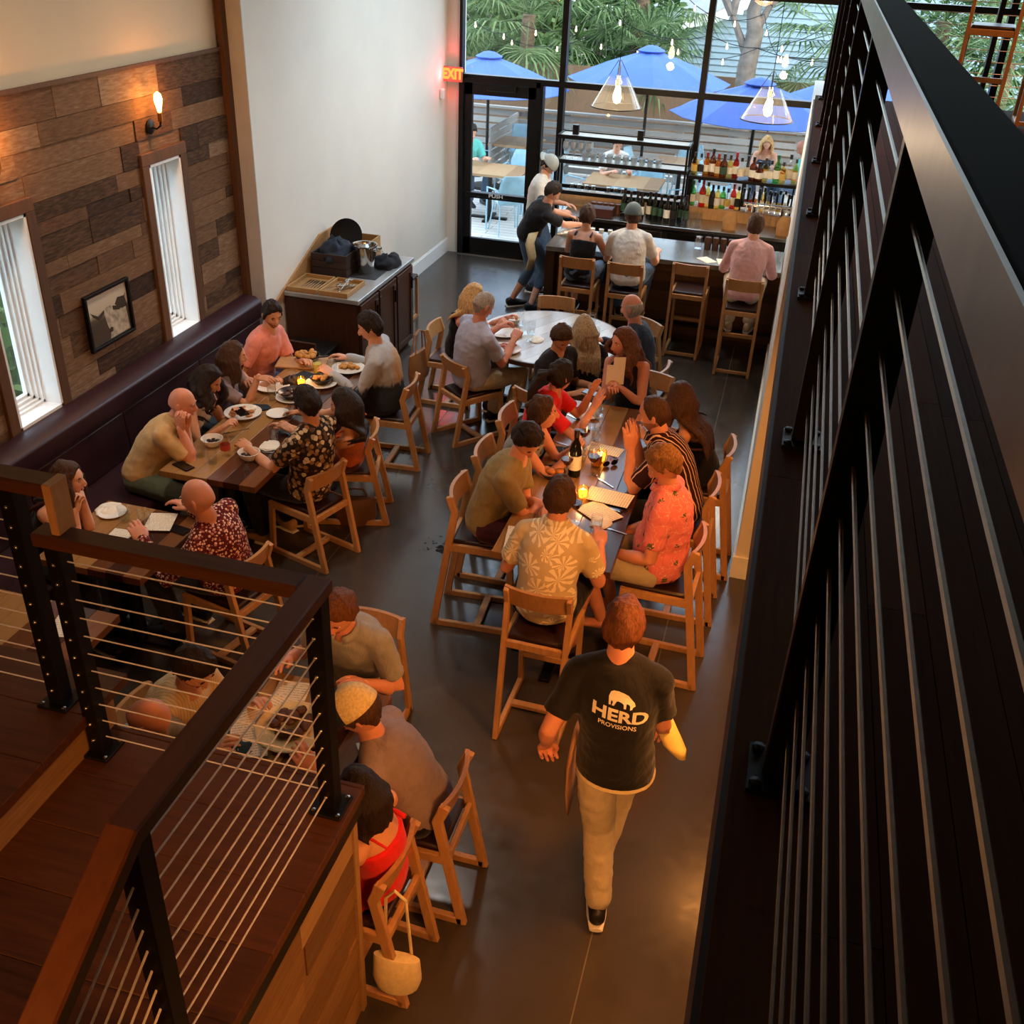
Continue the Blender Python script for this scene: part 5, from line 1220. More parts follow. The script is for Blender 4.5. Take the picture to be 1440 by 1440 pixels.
def cap(ob, HM, hs, front, back_, brim_dir, label):
    """baseball cap; brim_dir +1 forward, -1 worn backwards"""
    vs = []; ea = [i for i in range(NE+1) if EL[i] > -.05]
    for el in [.12+(PI/2-.12)*j/12 for j in range(13)]:
        for k in range(32):
            az = 2*PI*k/32; x, y, z = head_pt(az, el, .02); vs.append(HM @ (V((x, y, z+.006))*hs))
    m = MB(); fr = [(j*32+k, j*32+(k+1) % 32, (j+1)*32+(k+1) % 32, (j+1)*32+k) for j in range(12) for k in range(32)]
    m.add(vs, fr)
    for i, q in enumerate(fr):
        k = i % 32; az = 2*PI*(k+.5)/32; m.m[i] = 0 if math.cos(az)*brim_dir > .15 else 1
    c = kid(m, 'cap', [front, back_], ob, label, smooth='all'); c.modifiers.new('t', 'SOLIDIFY').thickness = .004
    b = MB(); vs = []; n = 14
    for i in range(n+1):
        a = -1.05+2.1*i/n
        for rad, dz in ((.086, .018), (.13, .012), (.165, .0)): vs.append(HM @ (V((math.sin(a)*rad*.92, brim_dir*(math.cos(a)*rad*(1.05 if rad > .1 else 1.1)), .022+dz-.25*(math.sin(a)*rad)**2))*hs))
    b.add(vs, [(3*i+j, 3*i+3+j, 3*i+4+j, 3*i+1+j) for i in range(n) for j in range(2)]); b = kid(b, 'brim', front, c, smooth='all'); b.modifiers.new('t', 'SOLIDIFY').thickness = .004
    return c
def shades(ob, HM, hs, z, y, label=None):
    m = MB()
    for sx in (-1, 1): m.ell((sx*.034, y, z), (.027, .005, .020), 12, 8); m.bar((sx*.06, y, z+.006), (sx*.078, y-.11, z+.0), .004, .006)
    m.bar((-.01, y, z+.006), (.01, y, z+.006), .004, .005, (0, 1, 0)); m.v = [tuple(HM @ (V(v)*hs)) for v in m.v]; return kid(m, 'sunglasses', plain('dark_lens', '0b0b0d', .08), ob, label, smooth=True)
# ------------------------------------------------------------------ printed cloth
def folds(t, dist=.02, stg=.35):
    """soft creases over printed or plain cloth"""
    b = [n for n in t.t.nodes if n.type == 'BSDF_PRINCIPLED'][0]; v = t.coord((1, 1, .55)); n = t.n('ShaderNodeTexNoise'); n.inputs['Scale'].default_value = 13.; n.inputs['Detail'].default_value = 2.; n.inputs['Distortion'].default_value = 1.6; t.l(v, n.inputs['Vector'])
    bn = t.n('ShaderNodeBump'); bn.inputs['Strength'].default_value = stg; bn.inputs['Distance'].default_value = dist; t.l(n.outputs[0], bn.inputs['Height']); t.l(bn.outputs[0], b.inputs['Normal'])
def cloth(name, col, var=.08):
    t = NT('cloth_'+name); c = lin(col); n = t.noise(t.coord(), 26, 3); t.bsdf(t.ramp(n, ((.3, tuple(x*(1-var) for x in c[:3])), (.7, tuple(min(1, x*(1+var)) for x in c[:3])))), .85, 0, .25, sheen=.12); folds(t); return t.m
def dots(name, base, stops, scale, th, kind='Object', rough=.85, stretch=(1, 1, 1), nsc=40):
    t = NT(name); v = t.coord(stretch, kind); vo = t.n('ShaderNodeTexVoronoi'); vo.inputs['Scale'].default_value = scale; t.l(v, vo.inputs['Vector'])
    n = t.noise(v, nsc, 3); d = t.math('ADD', vo.outputs['Distance'], t.math('MULTIPLY', t.math('SUBTRACT', n, .5), .5))
    sp_ = t.n('ShaderNodeSeparateColor'); t.l(vo.outputs['Color'], sp_.inputs[0]); pc = t.ramp(sp_.outputs[0], stops, 'CONSTANT')
    m = t.ramp(d, ((th, (1, 1, 1)), (th+.02, (0, 0, 0)))); t.bsdf(t.mix(m, base, pc), rough, 0, .2); folds(t); return t.m
C_burg = dots('burgundy_floral', '571a1c', ((0, 'e0b8a4'), (.6, 'b97a68'), (.85, '8f3b35')), 62, .42)
C_pais = dots('brown_paisley', '2a211d', ((0, '8f6b44'), (.35, 'c9b99f'), (.6, '5b4632'), (.8, '9d8a70')), 30, .5, nsc=60)
def floral_pink():
    t = NT('pink_floral'); v = t.coord(); vo = t.n('ShaderNodeTexVoronoi'); vo.inputs['Scale'].default_value = 11; t.l(v, vo.inputs['Vector'])
    n = t.noise(v, 30, 4); d = t.math('ADD', vo.outputs['Distance'], t.math('MULTIPLY', t.math('SUBTRACT', n, .5), .7)); n2 = t.noise(v, 24, 2, .4)
    c = t.mix(t.ramp(d, ((.2, (1, 1, 1)), (.23, (0, 0, 0)))), 'e87d80', '5d5a3c'); c = t.mix(t.ramp(n2, ((.49, (0, 0, 0)), (.495, (1, 1, 1)), (.515, (1, 1, 1)), (.52, (0, 0, 0)))), c, 'f0b3a4'); t.bsdf(c, .85, 0, .2); folds(t); return t.m
C_pink = floral_pink()
def leafprint():
    t = NT('palm_leaf_print'); v0 = t.coord((1, .12, 1)); nd = t.n('ShaderNodeTexNoise'); nd.inputs['Scale'].default_value = 9.; t.l(v0, nd.inputs['Vector']); va = t.n('ShaderNodeVectorMath', operation='SCALE'); va.inputs['Scale'].default_value = .06; t.l(nd.outputs['Color'], va.inputs[0]); vb = t.n('ShaderNodeVectorMath', operation='ADD'); t.l(v0, vb.inputs[0]); t.l(va.outputs[0], vb.inputs[1]); v = vb.outputs[0]; vo = t.n('ShaderNodeTexVoronoi'); vo.inputs['Scale'].default_value = 8.5; t.l(v, vo.inputs['Vector'])
    sub = t.n('ShaderNodeVectorMath', operation='SUBTRACT'); scl = t.n('ShaderNodeVectorMath', operation='SCALE'); scl.inputs['Scale'].default_value = 1.; t.l(v, sub.inputs[0]); t.l(vo.outputs['Position'], sub.inputs[1])
    s = t.n('ShaderNodeSeparateXYZ'); t.l(sub.outputs[0], s.inputs[0]); a = t.math('ARCTAN2', s.outputs[2], s.outputs[0]); w = t.math('SINE', t.math('MULTIPLY', a, 9.))
    m = t.math('MULTIPLY', t.math('GREATER_THAN', w, .0), t.math('LESS_THAN', vo.outputs['Distance'], .62)); t.bsdf(t.mix(m, 'c8b490', 'eee2c8'), .85, 0, .2); folds(t); return t.m
C_leaf = leafprint()
def stripes(name, base, line, period, duty, axis=0):
    t = NT(name); v = t.coord(); s = t.n('ShaderNodeSeparateXYZ'); t.l(v, s.inputs[0]); w = t.math('FRACT', t.math('DIVIDE', s.outputs[axis], period)); t.bsdf(t.mix(t.math('LESS_THAN', w, duty), base, line), .85, 0, .2); folds(t); return t.m
C_str = stripes('vertical_stripes', '33181a', 'd9b9a6', .030, .22); C_cream = stripes('cream_fine_stripes', 'cdb48c', 'b59a70', .014, .25)
def bleached():
    t = NT('bleached_sweatshirt'); v = t.coord(); s = t.n('ShaderNodeSeparateXYZ'); t.l(v, s.inputs[0]); n = t.noise(t.coord((6, 6, 1.5)), 4, 4)
    z = t.math('ADD', s.outputs[2], t.math('MULTIPLY', t.math('SUBTRACT', n, .5), .16)); dx = t.math('MULTIPLY', t.math('ADD', s.outputs[0], .03), 1.2); dz = t.math('SUBTRACT', z, .87)
    r = t.math('SQRT', t.math('ADD', t.math('MULTIPLY', dx, dx), t.math('MULTIPLY', dz, dz))); c = t.mix(t.ramp(r, ((.12, (1, 1, 1)), (.19, (0, 0, 0)))), 'aeb2b8', 'b6926a')
    c = t.mix(t.ramp(z, ((.72, (1, 1, 1)), (.76, (0, 0, 0)))), c, '333c48'); t.bsdf(c, .9, 0, .2); folds(t); return t.m
C_bl = bleached()
K = {k: cloth(k, c) for k, c in dict(black='17161a', white='dcd9d2', navy='2a3446', denim='4d6480', dark='1e1d22', olive='8c7a52', khaki='b3a890', tan='c2a06e', coral='e08a78', greyt='8d8c8c', lav='a7acc4', red='d8201f', orange='c2602e', mauve='8f7d80', maroon='4a1f24', pinkt='e0b4b8', stone='b8a98c', camo='57604c', teal='62c0b4', cream='d8cfc0').items()}
# ------------------------------------------------------------------ who sits where  (z of hands is height above the floor)
H = lambda x, y, z: (x, y, z)
T0 = TA+.045; T1 = TD+.045
PG = None
person('bald man in tan polo resting his chin on clasped hands on the banquette', (-3.98, 5.30), (1, .06), (-3.66, 5.40), (-2.6, 5.7, .9), (H(-.035, .36, TA+.20), H(.035, .36, TA+.20)), ('polo', K['tan']), ('long', K['camo']), None, 'pink', 'm', .46, 1., .03, hdir=((.1, .1, 1), (-.1, .1, 1)), roll=((-1, -.2, 0), (1, -.2, 0)), curl='grip')
person('curly dark haired woman in white top looking at a phone on the banquette', (-4.0, 5.80), (1, .0), (-3.72, 5.84), (-3.3, 5.86, .85), (H(-.13, .40, T0), H(.17, .48, T0+.03)), ('sleeveless', K['cream']), ('long', K['navy']), ('curly', 'dark'), 'warm', 'f', .46, curl='grip')
person('woman with long dark hair and bent wrist on the banquette by the pink shirt', (-4.02, 6.30), (1, .1), (-3.76, 6.27), (-3.0, 6.6, 1.0), (H(-.16, .42, T0), H(.05, .43, TA+.17)), ('tee', K['mauve']), ('long', K['denim']), ('straight', 'brown'), 'warm', 'f', .46, hdir=(None, (.2, .8, -.2)))
person('dark haired man in coral pink tee at the banquette corner', (-3.98, 6.98), (1, -.15), (-3.80, 6.98), (-3.1, 6.4, .9), (H(-.06, .42, T0), H(.42, .22, .78)), ('tee', K['coral']), ('long', K['denim']), ('short', 'dark'), 'warm', 'm', .46, beard=1)
person('man in grey bleached sweatshirt with tan patch on his back', (-2.86, 7.05), (-1, -.15), (-2.94, 6.94), (-3.8, 6.7, .9), (H(-.2, .38, T0), H(.18, .36, T0)), ('long', C_bl), ('long', K['dark']), ('short', 'dark'), 'fair', 'm', .45, 1.04, .05)
person('woman with very long dark hair in an orange open back top', (-2.78, 6.06), (-.96, -.28), (-2.67, 5.81), (-3.5, 5.6, .85), (H(-.16, .36, T0), H(.14, .38, T0)), ('tank', K['orange']), ('skirt', K['maroon']), ('straight', 'dark', 1.25), 'warm', 'f', .45)
person('man in brown paisley shirt seen from behind at the banquette table', (-2.84, 5.54), (-.95, .30), (-2.79, 5.50), (-3.6, 6.0, .9), (H(-.2, .34, T0), H(.2, .36, T0)), ('tee', C_pais), ('long', K['black']), ('short', 'dark'), 'warm', 'm', .45, 1.02, .02, shoe=plain('tan_shoe', 'b08a58', .6))
person('woman in a dark tank top leaning on folded hands behind the railing', (-3.98, 4.27), (1, -.05), (-3.72, 4.28), (-2.9, 4.5, 1.05), (H(-.03, .33, TA+.19), H(.05, .33, TA+.17)), ('tank', K['black']), ('long', K['dark']), ('straight', 'brown'), 'fair', 'f', .46, hdir=((.5, .1, .9), (-.5, .1, .9)), roll=((-1, 0, .3), (1, 0, .3)), curl='grip')
person('bald man in a burgundy floral shirt with his back to the railing', (-2.84, 4.42), (-.98, .15), (-2.87, 4.27), (-3.7, 4.25, 1.0), (H(-.26, .36, T0), H(.16, .36, T0)), ('long', C_burg), ('long', K['dark']), None, 'pink', 'm', .45, 1.06, .05, hz=1.12)
person('dark haired man in cream striped shirt looking down at the menus', (-2.42, 3.06), (1, -.1), (-2.16, 3.0), (-1.75, 2.9, .75), (H(-.16, .40, T0), H(.2, .42, T0)), ('tee', C_cream), ('long', K['dark']), ('short', 'dark'), 'warm', 'm', .44, beard=1)
person('bald man with a phone, his head just above the landing edge', (-2.40, 2.76), (1, .0), (-2.18, 2.67), (-1.9, 2.75, .85), (H(-.10, .30, T0+.05), H(.14, .34, T0+.05)), ('tee', K['greyt']), ('long', K['navy']), None, 'pink', 'm', .40, curl='grip')
o = person('man in a grey polo with sunglasses hung at his collar, half behind the post', (-1.75, 3.86), (.0, -1), (-1.71, 3.55), (-1.8, 3.0, .75), (H(-.20, .40, T0), H(.24, .34, T0)), ('polo', K['greyt']), ('long', K['khaki']), ('short', 'auburn'), 'pink', 'm', .45, 1.05, .03)
m = MB()
for sx in (-1, 1): m.ell((sx*.034, 0, 0), (.027, .006, .020), 12, 8)
m.v = [tuple(Matrix.Translation((.02, .205, .86)) @ Matrix.Rotation(1.2, 4, 'Y') @ V(v)) for v in m.v]; kid(m, 'sunglasses', plain('dark_lens', '0b0b0d', .08), o[0], smooth=True)
o = person('man in a mauve tee and trucker cap bent over the landing table', (-1.13, 3.07), (-1, -.1), (-1.38, 3.0), (-1.75, 2.95, .75), (H(-.2, .42, T0), H(.22, .36, T0)), ('tee', K['mauve']), ('long', K['black']), ('short', 'brown'), 'pink', 'm', .45, 1.06, .03, hz=1.06)
cap(*o[:3], M_navy, plain('mesh_cap_back', 'd6c08c', .8, var=.2, scale=90), 1, 'navy cap with cream mesh back')
person('woman with long dark hair in a bright red dress beside the landing wall', (-1.18, 2.66), (-1, .1), (-1.21, 2.61), (-1.8, 2.85, .85), (H(-.16, .36, T0), H(.12, .36, T0)), ('dress', K['red']), ('skirt', K['red']), ('straight', 'dark', .7), 'warm', 'f', .42, hz=1.02)
# communal table
FT = (H(-.11, .30, .33), H(.11, .30, .33))
o = person('man in an olive tee with sunglasses on his head, arms folded on the table', (-1.47, 5.20), (1, .0), (-1.24, 5.17), (-.95, 4.95, .95), (H(.10, .40, T1), H(-.02, .46, T1)), ('tee', K['olive']), ('shorts', K['maroon']), ('short', 'dark'), 'pink', 'm', .65, 1.03, 0, 1, FT, hdir=((1, .1, 0), (-1, .1, .1)))
shades(*o[:3], .088, .052)
person('smiling woman with tied back hair resting hands together, denim vest', (-1.46, 5.72), (1, -.05), (-1.26, 5.66), (-.6, 5.8, 1.35), (H(-.02, .42, TD+.15), H(.05, .42, TD+.15)), ('sleeveless', K['greyt']), ('long', K['denim']), ('bun', 'brown'), 'pink', 'f', .65, 1., 0, 0, FT, hdir=((.2, .3, 1), (-.2, .3, 1)), roll=((-1, 0, 0), (1, 0, 0)), curl='grip')
person('woman in red with a long ponytail gesturing with both hands', (-1.46, 6.28), (1, .12), (-1.28, 6.26), (-.8, 6.9, 1.35), (H(-.05, .38, TD+.24), H(.18, .42, TD+.24)), ('tee', K['red']), ('long', K['dark']), ('ponytail', 'dark'), 'pink', 'f', .65, 1., 0, 0, FT, hdir=((.1, .35, 1), (.1, .35, 1)), roll=((-.6, -.6, 0), (.6, -.6, 0)), curl='flat')
person('woman with long auburn curls in a black sleeveless top holding a card', (-.86, 7.12), (-.30, -1), (-.98, 6.98), (-1.5, 6.5, 1.25), (H(-.04, .36, TD+.14), H(.05, .38, TD+.12)), ('sleeveless', K['dark']), ('long', K['black']), ('curly', 'auburn'), 'pink', 'f', .65, 1.03, .02, 0, FT, hdir=((.4, .5, .5), (-.4, .5, .5)), curl='grip')
person('bearded man in a vertically striped shirt with hands raised to his face', (-.32, 5.72), (-1, .0), (-.57, 5.74), (-1.3, 5.8, 1.2), (H(-.10, .36, TD+.24), H(.08, .35, TD+.22)), ('polo', C_str), ('long', K['black']), ('receding', 'brown'), 'pink', 'm', .65, 1.06, .05, 2, FT, hdir=((.15, .2, 1), (-.1, .2, 1)), roll=((-.7, -.5, 0), (.7, -.5, 0)), curl='flat')
person('woman in a black tank top with long straight hair behind the striped shirt', (-.26, 6.30), (-1, .15), (-.46, 6.20), (-1.1, 6.6, 1.2), (H(-.14, .38, T1), H(.12, .4, T1)), ('tank', K['black']), ('long', K['dark']), ('long', 'brown'), 'warm', 'f', .65, 1., 0, 0, FT)
person('sandy haired man in a pink floral shirt at the end of the communal table', (-.36, 5.06), (-1, .10), (-.41, 5.04), (-1.0, 5.0, 1.0), (H(-.14, .26, .82), H(.10, .30, .80)), ('polo', C_pink), ('shorts', K['khaki']), ('short', 'sandy'), 'pink', 'm', .65, 1.04, .06, 0, FT, shoe='bare')
person('man in a cream leaf print shirt seated at the head of the communal table', (-.91, 4.43), (.0, 1), (-.90, 4.58), (-.85, 5.6, 1.1), (H(-.20, .34, T1), H(.22, .36, T1)), ('polo', C_leaf), ('shorts', K['dark']), ('short', 'brown'), 'pink', 'm', .65, 1.03, .02, 0, FT, shoe='bare', hz=1.33)
# round table
person('blonde woman in a black halter top at the round table', (-2.68, 8.34), (1, .0), (-2.50, 8.20), (-1.8, 8.5, 1.05), (H(-.12, .42, T0+.04), H(.14, .40, T0+.04)), ('tank', K['black']), ('long', K['dark']), ('straight', 'blond'), 'pink', 'f', .45, 1., curl='grip')
person('grey haired man in a lavender shirt eating at the round table', (-2.38, 7.72), (.62, .78), (-2.27, 7.71), (-1.9, 8.15, .85), (H(-.12, .38, T0+.08), H(.14, .36, T0+.06)), ('tee', K['lav']), ('long', K['stone']), ('buzz', 'grey'), 'pink', 'm', .45, 1.05, .05, curl='grip')
person('young man in a dark tee looking down between the two tables', (-1.56, 7.40), (.75, -.45), (-1.52, 7.32), (-1.2, 7.0, .8), (H(-.12, .28, .78), H(.12, .3, .78)), ('tee', K['dark']), ('long', K['black']), ('short', 'brown'), 'warm', 'm', .45)
person('woman with long grey blonde hair facing away at the round table', (-1.36, 7.66), (-.4, .9), (-1.40, 7.65), (-1.8, 8.4, .95), (H(-.16, .34, T0), H(.14, .34, T0)), ('tee', K['black']), ('long', K['dark']), ('long', 'greyblond'), 'fair', 'f', .45)
person('balding man in a navy shirt at the round table near the stools', (-.98, 8.12), (-1, .12), (-1.10, 8.14), (-1.9, 8.4, 1.0), (H(-.16, .38, T0), H(.16, .38, T0)), ('long', K['navy']), ('long', K['dark']), ('fringe', 'grey'), 'pink', 'm', .45, 1.04)
# bar
FB = (H(-.10, .30, .38), H(.10, .30, .38))
person('short haired woman in a black strappy top on a bar stool', (-1.96, 10.20), (0, 1), (-1.95, 10.32), (-2.0, 11.8, 1.3), (H(-.16, .46, T1), H(.2, .44, T1)), ('tank', K['black']), ('crop', K['denim']), ('short', 'brown'), 'fair', 'f', .69, 1.02, .03, 0, FB, hz=1.33)
o = person('man in a white tee and grey cap on a bar stool', (-1.46, 10.18), (0, 1), (-1.49, 10.36), (-2.0, 11.6, 1.2), (H(-.22, .46, T1), H(.22, .46, T1)), ('tee', K['white']), ('long', K['denim']), ('short', 'brown'), 'fair', 'm', .69, 1.04, .04, 0, FB, hz=1.37)
cap(*o[:3], plain('grey_cap', '5f6a68', .8), plain('grey_cap', '', .8), 1, 'grey baseball cap')
person('man in a pale pink shirt and white trousers on a bar stool', (-.29, 10.16), (0, 1), (-.27, 10.34), (-.35, 11.6, 1.2), (H(-.2, .48, T1), H(.22, .46, T1)), ('long', K['pinkt']), ('long', K['cream']), ('short', 'brown'), 'fair', 'm', .69, 1.04, .02, 0, FB, shoe=plain('pale_shoe', 'b9aa92', .6))
o = person('man in a white tee, jeans and backwards cap standing at the bar end', (-2.84, 11.80), (1, .1), (-2.73, 11.78), (-2.2, 11.7, .9), (H(-.14, .32, 1.02), H(.14, .30, 1.0)), ('tee', K['white']), ('long', K['denim']), ('short', 'dark'), 'fair', 'm', s=.98, stand=.90, ankles=(H(-.12, .05, .09), H(.12, .0, .09)), beard=1, hz=1.49)
cap(*o[:3], plain('light_cap', '9fa7a6', .8), plain('light_cap', '', .8), -1, 'light grey cap worn backwards')
o = person('server in a black tee leaning on the bar end with a cream towel', (-2.76, 11.10), (.8, .6), (-2.50, 11.06), (-2.0, 11.3, .95), (H(-.18, .60, .97), H(.18, .60, .97)), ('tee', K['black']), ('crop', K['denim']), ('short', 'dark'), 'fair', 'm', s=.98, stand=.86, ankles=(H(-.10, -.12, .09), H(.14, .02, .09)), hz=1.36)
m = MB(); c = [(.20, -.02, .93), (.23, -.07, .82), (.225, -.03, .66), (.215, -.06, .52)]
m.loft([(p, (.02, 0, 0), (0, .06-.006*i, .01)) for i, p in enumerate(c)], 10); kid(m, 'towel', M_canvas, o[0], 'cream towel tucked at the hip', smooth='all')
# waiter
wt = person('waiter in a black tee with white bison print, khaki trousers, walking away', (-.295, 3.14), (-.06, 1), (-.335, 3.16), (-.5, 8, 1.3), (H(-.30, .02, .985), H(.17, .22, 1.0)), ('tee', K['black']), ('long', K['khaki']), ('short', 'auburn'), 'pink', 'm', s=.99, stand=.95, ankles=(H(-.0, -.03, .09), H(-.03, .16, .22)), hz=1.645, sroll=-.10, elbows=(.3, .2), curl=('grip', 'grip'), tw=-.06)
wo = wt[0]; sh_ = wt[3]
m = MB(); m.loft([((-.185, .06, 1.02), (.012, 0, 0), (0, .10, 0)), ((-.20, .12, .86), (.012, 0, 0), (0, .12, 0)), ((-.20, .17, .66), (.012, 0, 0), (0, .13, 0)), ((-.19, .2, .52), (.01, 0, 0), (0, .13, 0))], 14)
kid(m, 'apron', plain('apron_cloth', 'a87c54', .85, var=.1), wo, 'tan apron hanging at his side', smooth='all')
m = MB(); m.loft([((0, -.008, .925), (.164, 0, 0), (0, .134, 0)), ((0, -.008, .945), (.164, 0, 0), (0, .134, 0))], 28, caps=False); kid(m, 'apron_string', M_canvas, wo, smooth=True)
m = MB().loft([((.185, .27, 1.0), (.03, 0, 0), (0, .03, 0)), ((.20, .25, .95), (.05, 0, 0), (0, .025, .01)), ((.235, .22, .90), (.05, 0, 0), (0, .02, 0)), ((.27, .2, .86), (.02, 0, 0), (0, .012, 0))], 10); kid(m, 'towel', plain('yellow_cloth', 'd8c070', .9), wo, 'pale yellow cloth in his hand', smooth='all')
bvh = BVHTree.FromPolygons([v.co for v in sh_.data.vertices], [tuple(p.vertices) for p in sh_.data.polygons])
def on_back(me_or_mb, off=.0035):
    b = bmesh.new()
    if isinstance(me_or_mb, MB):
        vv = [b.verts.new(v) for v in me_or_mb.v]
        for f_ in me_or_mb.f: b.faces.new([vv[i] for i in f_])
    else: b.from_mesh(me_or_mb)
    bmesh.ops.triangulate(b, faces=b.faces[:]); bmesh.ops.subdivide_edges(b, edges=[e for e in b.edges if e.calc_length() > .012], cuts=2, use_grid_fill=True)
    bmesh.ops.triangulate(b, faces=b.faces[:]); r = MB()
    for v in b.verts:
        hit = bvh.ray_cast(V((v.co.x, -1, v.co.y)), V((0, 1, 0))); p = hit[0] if hit[0] else V((v.co.x, -.1, v.co.y)); r.v.append((p.x, p.y-off, p.z))
    b.verts.index_update(); r.f = [tuple(v.index for v in f_.verts) for f_ in b.faces]; r.m = [0]*len(r.f); b.free(); return r
def shift(me, dx, dy, sx=1, sy=1, rot=0):
    for v in me.vertices: v.co = V((v.co.x*sx+dx, v.co.y*sy+dy+v.co.x*sx*rot, 0))
    return me
M_print = plain('shirt_print', 'e4dcc6', .7)
kid(on_back(shift(text_mesh('HERD', .105, 0, .0035), -.005, 1.345, .82, .72, -.14)), 'lettering', M_print, sh_, 'large white printed letters')
kid(on_back(shift(text_mesh('PROVISIONS', .036, 0, .0004), -.01, 1.298, .76, .74, -.14)), 'lettering', M_print, sh_, 'small white printed letters')
bis = [(-.065, 0), (-.068, .05), (-.06, .078), (-.045, .09), (-.02, .094), (.01, .088), (.035, .078), (.055, .055), (.072, .038), (.078, .02), (.066, .012), (.062, .0), (.052, -.004), (.05, .02), (.042, .028), (.03, .03), (.03, .0), (.018, .0), (.016, .022), (.006, .03), (-.014, .034), (-.024, .03), (-.03, .014), (-.036, .0), (-.048, .0), (-.043, .02), (-.05, .032), (-.054, .02), (-.054, .0)]
b = MB(); b.add([(x*.72-.005, y*.66+1.388-.10*x, 0) for x, y in bis], [tuple(range(len(bis)))]); kid(on_back(b), 'emblem', M_print, sh_, 'white grazing bison emblem')
# people out on the patio
def patio(label, ti, dx, dy, shirt, hair, sex, sk='fair'):
    x, y = tabs[ti]; d = V((-dx, -dy, 0)).normalized()
    person(label, (x+dx, y+dy), (d.x, d.y), (x+dx+d.x*.15, y+dy+d.y*.15), (x, y, .7), (H(-.15, .4, .7), H(.15, .4, .7)), shirt, ('long', K['denim']), hair, sk, sex, .36, lod=1.6)
patio('woman in a dark tank top at a patio table outside', 3, -.05, .62, ('tank', K['navy']), ('straight', 'blond'), 'f'); patio('man in a teal shirt at the patio table by the mezzanine edge', 3, .66, .1, ('tee', K['teal']), None, 'm', 'pink')
patio('person in white bowed over a patio table behind the glass rack', 2, -.30, .62, ('tee', K['white']), ('short', 'brown'), 'm'); patio('person in a teal and white shirt at the table outside the door', 0, -.55, .55, ('tee', K['teal']), ('short', 'dark'), 'm')
# ------------------------------------------------------------------ table settings
PL = {}
def plate(kind, p, label, group=None, rz=0):
    if kind not in PL:
        r = {'dinner': .135, 'side': .085, 'bowl': .075, 'rim': .125}[kind]
        t = thing('plate' if kind != 'bowl' else 'bowl', label, 'plate' if kind != 'bowl' else 'bowl', p, rz, group)
        prof = {'dinner': ((0, 0), (r*.6, 0), (r*.66, .006), (r, .02), (r, .024), (r*.62, .010), (0, .008)), 'rim': ((0, 0), (r*.6, 0), (r*.66, .006), (r, .014), (r, .018), (r*.62, .010), (0, .008)),
                'side': ((0, 0), (r*.6, 0), (r, .012), (r, .016), (r*.62, .007), (0, .006)), 'bowl': ((0, 0), (r*.55, 0), (r*.8, .02), (r, .055), (r*.94, .055), (r*.74, .02), (0, .012))}[kind]
        kid(MB().lathe(prof, 28), 'dish', M_ceramic, t, smooth=True); PL[kind] = t; return t
    return dup(PL[kind], p, rz, label, group)
def food(name, label, p, r, h, mat, seed, n=14, group=None):
    m = MB(); rr = random.Random(seed)
    for k in range(n):
        a = rr.uniform(0, 6.28); q = r*math.sqrt(rr.random()); c = (q*math.cos(a), q*math.sin(a), h*.25+h*.5*rr.random()*(1-q/r)); m.ell(c, (r*.32*rr.uniform(.6, 1.2), r*.28, h*.35), 8, 6, Matrix.Rotation(rr.uniform(0, 3), 4, 'Z'))
    return solo(m, name, mat, label, 'food', p, group=group, smooth='all')
def P_(px, py, z): v = atz(px, py, z); return (v.x, v.y, z)
def dz(p, h): return (p[0], p[1], p[2]+h)
za, zd, zr = TA+.001, TD+.001, TR+.001
def candle(px, py, z, lab):
    t = thing('candle', lab, 'candle', P_(px, py, z)); kid(MB().lathe(((0, 0), (.03, 0), (.036, .07), (.034, .075), (.027, .006), (0, .006)), 16), 'holder', glass('amber_glass', (1, .78, .35), .1), t, smooth=True)
    kid(MB().lathe(((0, .008), (.024, .008), (.029, .05), (0, .052)), 14), 'glowing_wax', M_flame, t, smooth=True); kid(MB().ell((0, 0, .062), (.004, .004, .009), 8, 6), 'flame', M_edison, t, smooth='all')
    l = bpy.data.lights.new('candle_light', 'POINT'); l.energy = .9; l.color = (1, .5, .16); l.shadow_soft_size = .03; o = bpy.data.objects.new('candle_light', l); COL.objects.link(o); o.parent = t; o.location = (0, 0, .11)
def phone(p, rz, label): t = solo(MB().bx(-.037, -.075, 0, .037, .075, .008), 'phone', M_phone, label, 'phone', p, rz, bevel=.006, seg=2); return t
def napkin(p, rz, label, mat=None, sx=.13, sy=.17): return cloth_heap('napkin', label, p, sx/2, sy/2, .014, mat or M_paper, int(abs(p[0]*90+p[1]*31)) % 17, 'napkin')
def knife(p, rz, label, group=None): return solo(MB().bx(-.005, -.1, 0, .005, .0, .004).bx(-.009, 0, .0005, .009, .11, .0025), 'table_knife', M_steel, label, 'knife', p, rz, group)
def fork(p, rz, label, group=None):
    m = MB().bx(-.004, -.1, 0, .004, .04, .003).bx(-.011, .04, 0, .011, .06, .003)
    for k in range(4): m.bx(-.011+.0063*k, .06, 0, -.0075+.0063*k, .095, .003)
    return solo(m, 'fork', M_steel, label, 'fork', p, rz, group)
t = NT('printed_menu'); v = t.coord(); s_ = t.n('ShaderNodeSeparateXYZ'); t.l(v, s_.inputs[0]); ln = t.math('LESS_THAN', t.math('FRACT', t.math('MULTIPLY', s_.outputs[1], 62.)), .38); nn = t.math('GREATER_THAN', t.noise(t.coord((60, 8, 1)), 3, 2), .47)
t.bsdf(t.mix(t.math('MULTIPLY', t.math('MULTIPLY', ln, nn), .55), 'e8deca', '6b6258'), .8, 0, .2); M_menu = t.m
MN = [0]
